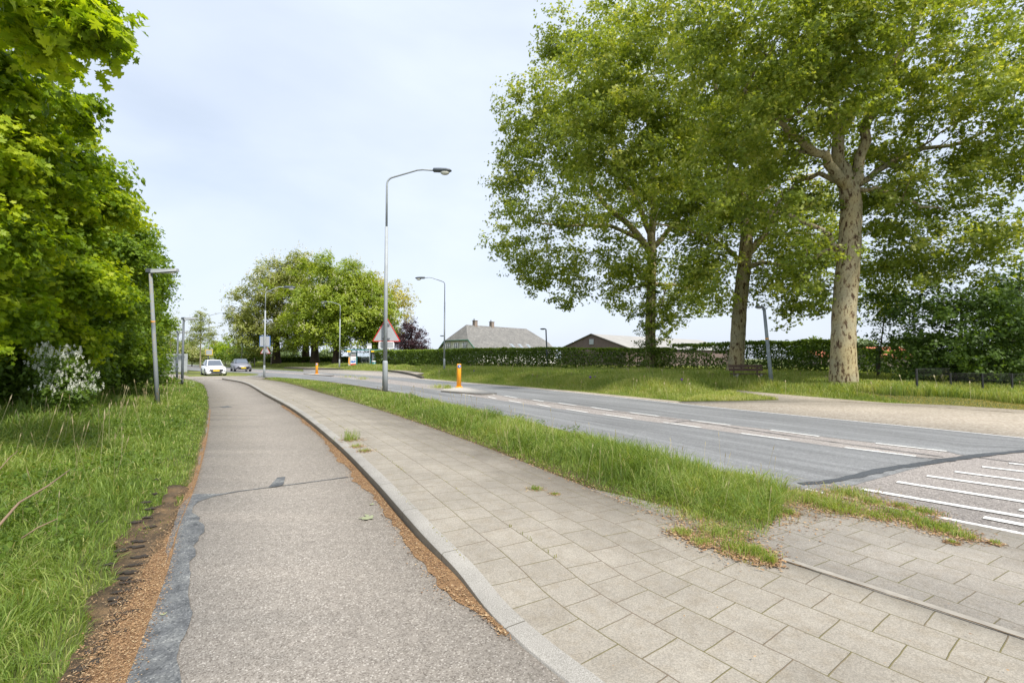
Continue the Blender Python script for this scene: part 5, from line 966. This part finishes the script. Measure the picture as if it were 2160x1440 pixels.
# ------------------------------------------------------------------ cars
def car(name, label, loc, rz, kind, sc_=1.):
    r_ = empty(name, (loc[0], loc[1], loc[2]), rz, label=label, cat='car', group=None); r_.scale = (sc_,) * 3
    suv = kind == 'suv'; paint = M['greyp'] if suv else M['whitecar']; Lc, Wd, Ht = (4.36, .90, 1.56) if suv else (3.68, .84, 1.48)
    zb = .22 if suv else .17; belt = .98 if suv else .90
    # front at +x
    def sx(t): return Lc / 2 - t * Lc
    st = [(0, .74, zb+.08, .50, .60), (.015, .90, zb, .60, .68), (.06, .97, zb, .72, .76), (.14, 1, zb, .80, .86), (.25, 1, zb, belt-.06, belt+.02), (.32, 1, zb, belt, belt+.05), (.6, 1, zb, belt+.02, belt+.04), (.85, 1, zb, belt+.05, belt+.06), (.95, .96, zb, belt+.05, belt+.06), (.985, .9, zb+.05, belt, belt+.02), (1, .8, zb+.12, belt-.15, belt-.12)]
    vs = []; K = 12
    for t, w, z0, z1, z2 in st:
        W2 = Wd * w; prof_ = [(W2*.88, z0), (W2*.97, z0+.06), (W2, z0+.25), (W2*.985, z1-.12), (W2*.93, z1), (W2*.5, z2)]
        vs += [(sx(t), y, z) for y, z in prof_] + [(sx(t), -y, z) for y, z in prof_[::-1]]
    fs = [(i*K+j, (i+1)*K+j, (i+1)*K+(j+1) % K, i*K+(j+1) % K) for i in range(len(st)-1) for j in range(K)] + [tuple(range(K)), tuple(range((len(st)-1)*K, len(st)*K))[::-1]]
    MB().add(vs, fs, True).build('body', paint, r_)
    # greenhouse
    a, b, c_, d = (.27, .44, .80, .97) if suv else (.24, .42, .84, .97)
    wb, wt = Wd * .90, Wd * .66; zr = Ht
    base = [(sx(a), wb*.86, belt+.02), (sx(b-.02), wb, belt+.03), (sx(c_), wb, belt+.04), (sx(d), wb*.86, belt+.05)]; rf = [(sx(b), wt*.92, zr-.05), (sx(b+.06), wt, zr-.01), (sx(c_-.1), wt, zr-.01), (sx(c_ + (.0 if suv else .06)), wt*.9, zr-.08)]
    vs = base + [(x, -y, z) for x, y, z in base] + rf + [(x, -y, z) for x, y, z in rf]; vs += [(sx(b+.1), 0, zr+.02), (sx(c_-.12), 0, zr+.02)]
    fs = [(8,9,1,0), (9,10,2,1), (10,11,3,2), (4,5,13,12), (5,6,14,13), (6,7,15,14), (0,4,12,8), (11,15,7,3), (8,12,16), (8,16,9), (12,13,16), (9,16,17,10), (13,14,17,16), (10,17,11), (14,15,17), (11,17,15)]
    MB().add(vs, fs).build('roof', paint if not suv else M['black'], r_)
    def panel(nm, q, off):
        q = [Vector(v) for v in q]; c0 = sum(q, Vector()) / 4; n_ = (q[1]-q[0]).cross(q[2]-q[1]).normalized()
        if n_.dot(c0 - Vector((0, 0, .8))) < 0: n_ = -n_
        qq = [c0 + (v - c0) * .93 + n_ * off for v in q]; return MB().add(qq + [v + n_ * .006 for v in qq], [(0,1,2,3), (4,5,6,7), (0,1,5,4), (1,2,6,5), (2,3,7,6), (3,0,4,7)]).build(nm, M['glass'], r_)
    panel('windscreen', [vs[0], vs[4], vs[12], vs[8]], .012); panel('rear_window', [vs[3], vs[7], vs[15], vs[11]], .008)
    for o in (0, 4):
        for q in ((0, 1, 9, 8), (1, 2, 10, 9), (2, 3, 11, 10)):
            panel('side_window', [vs[q[0]+o], vs[q[1]+o], vs[q[2]+(o)], vs[q[3]+(o)]], .008)
    for t in (.18, .80):
        for s in (-1, 1):
            w_ = empty('wheel', (sx(t), s * (Wd - .09), .32)); w_.parent = r_
            MB().tube([(0, -.11, 0), (0, .11, 0)], .32, 24).build('tyre', M['rubber'], w_)
            MB().tube([(0, s*.095, 0), (0, s*.12, 0)], .20, 16).build('rim', M['rim'], w_)
            MB().plate([(sx(t) + .38*math.cos(q), .34 + .37*math.sin(q)) for q in np.linspace(-.3, math.pi+.3, 14)], .02, 'y', (0, s*(Wd*.993), 0)).build('wheel_arch', M['black'], r_)
    for s in (-1, 1):
        y = s * Wd
        if suv: hl = [(-.02, y*.90, .78), (.03, y*.55, .72), (.05, y*.5, .66), (.0, y*.86, .68)]
        else: hl = [(-.02, y*.88, .72), (.07, y*.60, .63), (.08, y*.58, .57), (.03, y*.86, .58)]
        xs = sx(.045); q = [(xs + dx + .06, yy, zz) for dx, yy, zz in hl]; q2 = [(x-.14, yy, zz) for x, yy, zz in q]; MB().add(q + q2, [(0,1,2,3), (7,6,5,4), (0,4,5,1), (1,5,6,2), (2,6,7,3), (3,7,4,0)]).build('headlight', M['chrome'], r_)
        MB().ball((sx(.33), s*(Wd+.09), belt+.10), (.08, .10, .07), 10, 6).build('mirror', M['black'], r_)
        if suv: MB().box((sx(.02), s*Wd*.76, .36), (.10, .20, .22)).build('bumper_vent', M['black'], r_)
        else: MB().plate([(-.11, -.08), (.06, -.08), (.02, .10)] if s > 0 else [(-.06, -.08), (.11, -.08), (-.02, .10)], .08, 'x', (sx(.022), s*Wd*.82, .38)).build('fog_light', M['black'], r_)
    xg = sx(-.008)
    if suv:
        MB().plate([(-.62,.56),(-.2,.50),(.2,.50),(.62,.56),(.62,.62),(.15,.60),(0,.57),(-.15,.60),(-.62,.62)], .06, 'x', (xg - .02, 0, 0)).build('grille', M['black'], r_)
        MB().plate([(-.55,.26),(.55,.26),(.48,.40),(-.48,.40)], .05, 'x', (xg - .015, 0, 0)).build('lower_grille', M['black'], r_)
        MB().box((xg - .0, 0, .22), (.05, 1.1, .05)).build('skid_plate', M['rim'], r_); zp = .45
    else:
        MB().plate([(-.36,.40),(.36,.40),(.54,.61),(-.54,.61)], .06, 'x', (xg + .01, 0, 0)).build('grille', M['black'], r_)
        MB().plate([(-.56,.22),(.56,.22),(.42,.33),(-.42,.33)], .06, 'x', (xg, 0, 0)).build('lower_grille', M['black'], r_); zp = .50
    MB().box((xg + .04, -.02 if not suv else 0, zp), (.02, .50, .115)).build('number_plate', M['yellowp'], r_)
    return r_
b = G(436, 792.5); car('small_hatchback', 'small white hatchback stopped at the path crossing', (b[0], b[1] + .9, 0), R(-50), 'hatch', .94)
b = G(497, 783.3); car('compact_suv', 'grey compact car with black roof driving on the road', (b[0], b[1] + 1.0, .0), R(-52), 'suv', .96)

# ------------------------------------------------------------------ buildings
def quadpart(name, polys, material, root, o3, t=0.12, uvs=True):
    m_ = MB(); UV = []
    for q in polys:
        q = [Vector(v) for v in q]; n_ = (q[1]-q[0]).cross(q[-1]-q[0]).normalized(); k = len(q); u = Vector((n_.y, -n_.x, 0)); u = u.normalized() if u.length > 1e-4 else Vector((1,0,0)); v_ = n_.cross(u)
        if v_.z < 0: v_ = -v_
        P = [a - Vector(o3) for a in q] + [a - n_ * t - Vector(o3) for a in q]; m_.add(P, [tuple(range(k)), tuple(range(2*k-1, k-1, -1))] + [(i, i+k, (i+1) % k + k, (i+1) % k) for i in range(k)]); UV += [((a @ u), (a @ v_), 0) for a in P]
    o = m_.build(name, material, root); at = o.data.attributes.new('uvw', 'FLOAT_VECTOR', 'POINT'); at.data.foreach_set('vector', np.array(UV, dtype=np.float32).ravel()); return o
A = np.array([-8.6, 88., 0]); a_ = np.array([.697, .718, 0]); p_ = np.array([.718, -.697, 0]); zup = np.array([0, 0, 1.]); Lr = 16.7
r_ = empty('farmhouse', tuple(A), label='cream farmhouse with large half hipped grey tiled roof', cat='house')
def Wp_(s, d, z): return tuple(A + a_ * s + p_ * d + zup * z)
zr_, ze = 7.85, 2.6
quadpart('roof', [[Wp_(0,0,zr_), Wp_(Lr,0,zr_), Wp_(Lr+3.4,3.4,4.9), Wp_(Lr+3.4,6,ze), Wp_(-2.5,6,ze), Wp_(-2.5,3.4,4.85)][::-1],
                  [Wp_(0,0,zr_), Wp_(-2.5,-3.4,4.85), Wp_(-2.5,-6,ze), Wp_(Lr+3.4,-6,ze), Wp_(Lr+3.4,-3.4,4.9), Wp_(Lr,0,zr_)][::-1],
                  [Wp_(0,0,zr_), Wp_(-2.5,3.4,4.85), Wp_(-2.5,-3.4,4.85)][::-1], [Wp_(Lr,0,zr_), Wp_(Lr+3.4,-3.4,4.9), Wp_(Lr+3.4,3.4,4.9)][::-1]], M['slate'], r_, A)
quadpart('wall', [[Wp_(-2.2,-5.5,0), Wp_(-2.2,5.5,0), Wp_(-2.2,5.5,2.7), Wp_(-2.2,3.2,4.75), Wp_(-2.2,-3.2,4.75), Wp_(-2.2,-5.5,2.7)], [Wp_(-2.1,5.5,0), Wp_(Lr+3,5.5,0), Wp_(Lr+3,5.5,2.7), Wp_(-2.1,5.5,2.7)],
                  [Wp_(Lr+3,5.4,0), Wp_(Lr+3,-5.4,0), Wp_(Lr+3,-5.4,2.7), Wp_(Lr+3,-3.2,4.7), Wp_(Lr+3,3.2,4.7), Wp_(Lr+3,5.4,2.7)]], M['cream'], r_, A, .2)
tb = MB()
for (u0, u1) in (((-2.52,3.45,4.82), (-2.52,-3.45,4.82)), ((-2.52,3.45,4.82), (-2.52,6.05,2.55)), ((-2.52,-3.45,4.82), (-2.52,-6.05,2.55))): tb.tube([np.array(Wp_(*u0)) - A, np.array(Wp_(*u1)) - A], .11, 6)
tb.build('roof_trim', M['greentrim'], r_)
for d in (-2.4, 0.0, 2.4):
    w = quadpart('window', [[Wp_(-2.45,d-.45,3.1), Wp_(-2.45,d+.45,3.1), Wp_(-2.45,d+.45,4.3), Wp_(-2.45,d-.45,4.3)]], M['window'], r_, A, .05)
    fr = MB()
    for dd in (-.5, .5, 0): fr.tube([np.array(Wp_(-2.5,d+dd,3.05)) - A, np.array(Wp_(-2.5,d+dd,4.35)) - A], .05, 4)
    for zz in (3.05, 4.35): fr.tube([np.array(Wp_(-2.5,d-.5,zz)) - A, np.array(Wp_(-2.5,d+.5,zz)) - A], .05, 4)
    fr.build('frame', M['whitep'], w)
for s in (2.2, 6.6):
    ch = MB().box(tuple(np.array(Wp_(s,.0,zr_+.2)) - A), (.7,.7,1.3), .8).build('chimney', M['brick'], r_); MB().box(tuple(np.array(Wp_(s,.0,zr_+.9)) - A), (.9,.9,.1), .8).build('chimney_cap', M['concrete'], ch); MB().tube([np.array(Wp_(s-.25,0,zr_+.92)) - A, np.array(Wp_(s-.25,0,zr_+1.25)) - A], .1, 8).build('flue', M['steeldark'], ch)
def onroof(s, d): return zr_ - (zr_-ze)/6*d
for s in (7.3, 9.6, 12.0):
    q = [Wp_(s,4.1,onroof(0,4.1)+.08), Wp_(s+.9,4.1,onroof(0,4.1)+.08), Wp_(s+.9,5.1,onroof(0,5.1)+.08), Wp_(s,5.1,onroof(0,5.1)+.08)]
    w = quadpart('roof_window', [q[::-1]], M['alu'], r_, A, .06); c0 = sum((np.array(v) for v in q)) / 4; quadpart('pane', [[tuple(c0 + (np.array(v)-c0)*.75 + np.array([.04,-.04,.06])) for v in q][::-1]], M['window'], w, A, .02)
# barn
B0 = np.array([11.9, 70., 0]); a2 = np.array([26., 24., 0]); Lb = 35.4; a2 = a2 / np.linalg.norm(a2); p2 = np.array([a2[1], -a2[0], 0])
r_ = empty('barn', tuple(B0), label='brown barn with a small square window and pale corrugated roof', cat='barn')
def Bp(s, d, z): return tuple(B0 + a2 * s + p2 * d + zup * z)
quadpart('wall', [[Bp(0,-6,0), Bp(0,6,0), Bp(0,6,3.05), Bp(0,0,5.1), Bp(0,-6,3.05)], [Bp(0.1,6,0), Bp(Lb,6,0), Bp(Lb,6,3.0), Bp(.1,6,3.0)]], M['barnwall'], r_, B0, .2)
quadpart('roof', [[Bp(-.1,0,5.18), Bp(Lb,0,5.18), Bp(Lb,6.4,3.0), Bp(-.1,6.4,3.0)][::-1], [Bp(-.1,0,5.18), Bp(-.1,-6.4,3.0), Bp(Lb,-6.4,3.0), Bp(Lb,0,5.18)][::-1]], M['barnroof'], r_, B0, .08)
tb = MB(); tb.tube([np.array(Bp(-.15,-6.4,2.98)) - B0, np.array(Bp(-.15,0,5.16)) - B0, np.array(Bp(-.15,6.4,2.98)) - B0], .09, 6); tb.build('roof_edge', M['darkroof'], r_)
w = quadpart('window', [[Bp(-.1,-.4,3.6), Bp(-.1,.4,3.6), Bp(-.1,.4,4.4), Bp(-.1,-.4,4.4)]], M['alu'], r_, B0, .08)
B1 = np.array([44., 92., 0])
# red roofed shed
for nm, lab, px, Yd, w_, h1, h2 in [('red_roofed_house', 'low building with an orange red tiled roof seen through the young trees', 1893, 62, 2.4, 1.7, 3.0), ('red_roofed_shed', 'small red roofed shed just left of the thickest plane trunk', 1742, 75, 1.0, 1.9, 2.7)]:
    b = AT(px, 756, Yd); o3 = np.array([b[0], Yd, 0]); r_ = empty(nm, tuple(o3), label=lab, cat='house'); P_ = lambda x, y, z: (o3[0] + x, o3[1] + y, z)
    quadpart('wall', [[P_(-w_,0,0), P_(w_,0,0), P_(w_,0,h1), P_(-w_,0,h1)], [P_(-w_,5,0), P_(-w_,0,0), P_(-w_,0,h1), P_(-w_,2.5,h2), P_(-w_,5,h1)], [P_(w_,0,0), P_(w_,5,0), P_(w_,5,h1), P_(w_,2.5,h2), P_(w_,0,h1)]], M['brick'], r_, o3, .15)
    quadpart('roof', [[P_(-w_-.3,-.3,h1-.1), P_(w_+.3,-.3,h1-.1), P_(w_+.1,2.5,h2+.1), P_(-w_-.1,2.5,h2+.1)], [P_(w_+.3,5.3,h1-.1), P_(-w_-.3,5.3,h1-.1), P_(-w_-.1,2.5,h2+.1), P_(w_+.1,2.5,h2+.1)]], M['redroof'], r_, o3, .1)
# purple alliums
for i, (px, py, s, lab) in enumerate([(1376, 797, .11, 'large purple allium flower in the bank grass, brightest one'), (1438, 800, .05, 'small purple allium right of the brightest one'), (1357, 796, .04, 'tiny purple allium just left of the brightest one'), (1000, 782, .06, 'dark allium seed head right of the orange bollard'), (1245, 795, .06, 'dark allium head below the barn'), (1122, 781, .05, 'dark allium head in front of the slim dark lamp'), (1255, 794, .04, 'second dark allium head below the barn, slightly right')]):
    x, y = G(px, py, .55); 
    r_ = empty('allium', (x, y, Hz(x, y)), label=lab, cat='flower', group='alliums in the bank grass'); zz = .55 - Hz(x, y); MB().tube([(0,0,0),(.01,0,zz)], .006, 5).build('stem', M['greentrim'], r_)
    n_ = 260; d = rng.normal(size=(n_, 3)); d /= np.linalg.norm(d, axis=1)[:, None]; leaves('flower_head', d * s * (.7 + .3 * rng.random((n_, 1))) + np.array([0, 0, zz]), d, np.full(n_, s * .35), 'diamond', rng.random(n_), M['purple'], r_)
# fallen leaf, branches, twigs
def flatleaf(label, px, py, s, z=.006):
    x, y = G(px, py); tv, tt = LEAF['maple']; a = random.random() * 6; ca, sa_ = math.cos(a), math.sin(a); V = np.c_[tv[:, 0]*ca - tv[:, 1]*sa_, tv[:, 0]*sa_ + tv[:, 1]*ca, np.abs(tv[:, 2]) * 1.2 + .03 * tv[:, 0] ** 2] * s
    o = tri_mesh('fallen_leaf', V, tt, M['leafdead']); o.location = (x, y, z); return tag(o, label, 'leaf', 'fallen leaves on the bike path')
flatleaf('pale green fallen leaf lying near the kerb litter', 776, 1093, .13); flatleaf('tiny fallen leaf on the dark sealed path edge', 345, 1297, .03, .008); flatleaf('small fallen leaf beside the kerb litter farther along', 785, 1064, .05)
def twig(name, label, pts, rad): 
    o0 = np.array(pts[0]); o = MB().tube([np.array(p) - o0 for p in pts], rad, 7).build(name, M['twig']); o.location = tuple(o0); return tag(o, label, 'branch', 'dead branches in the left grass')
def Tz(px, py, z): x, y = G(px, py, z); return (x, y, z)
twig('dead_branch', 'long bare dead branch rising from the grass at the left edge', [Tz(-40,1150,.1), Tz(40,1060,.22), Tz(100,1025,.26), Tz(148,990,.32)], [.012, .010, .008, .005])
twig('dead_branch', 'short bare twig leaning in the left grass below the long branch', [Tz(45,1135,.1), Tz(80,1112,.16), Tz(122,1093,.2)], [.006, .005, .003])
twig('dead_branch', 'dry brown stalk near the left edge above the long branch', [Tz(-10,1000,.2), Tz(20,965,.3), Tz(38,950,.36)], [.006, .005, .003])
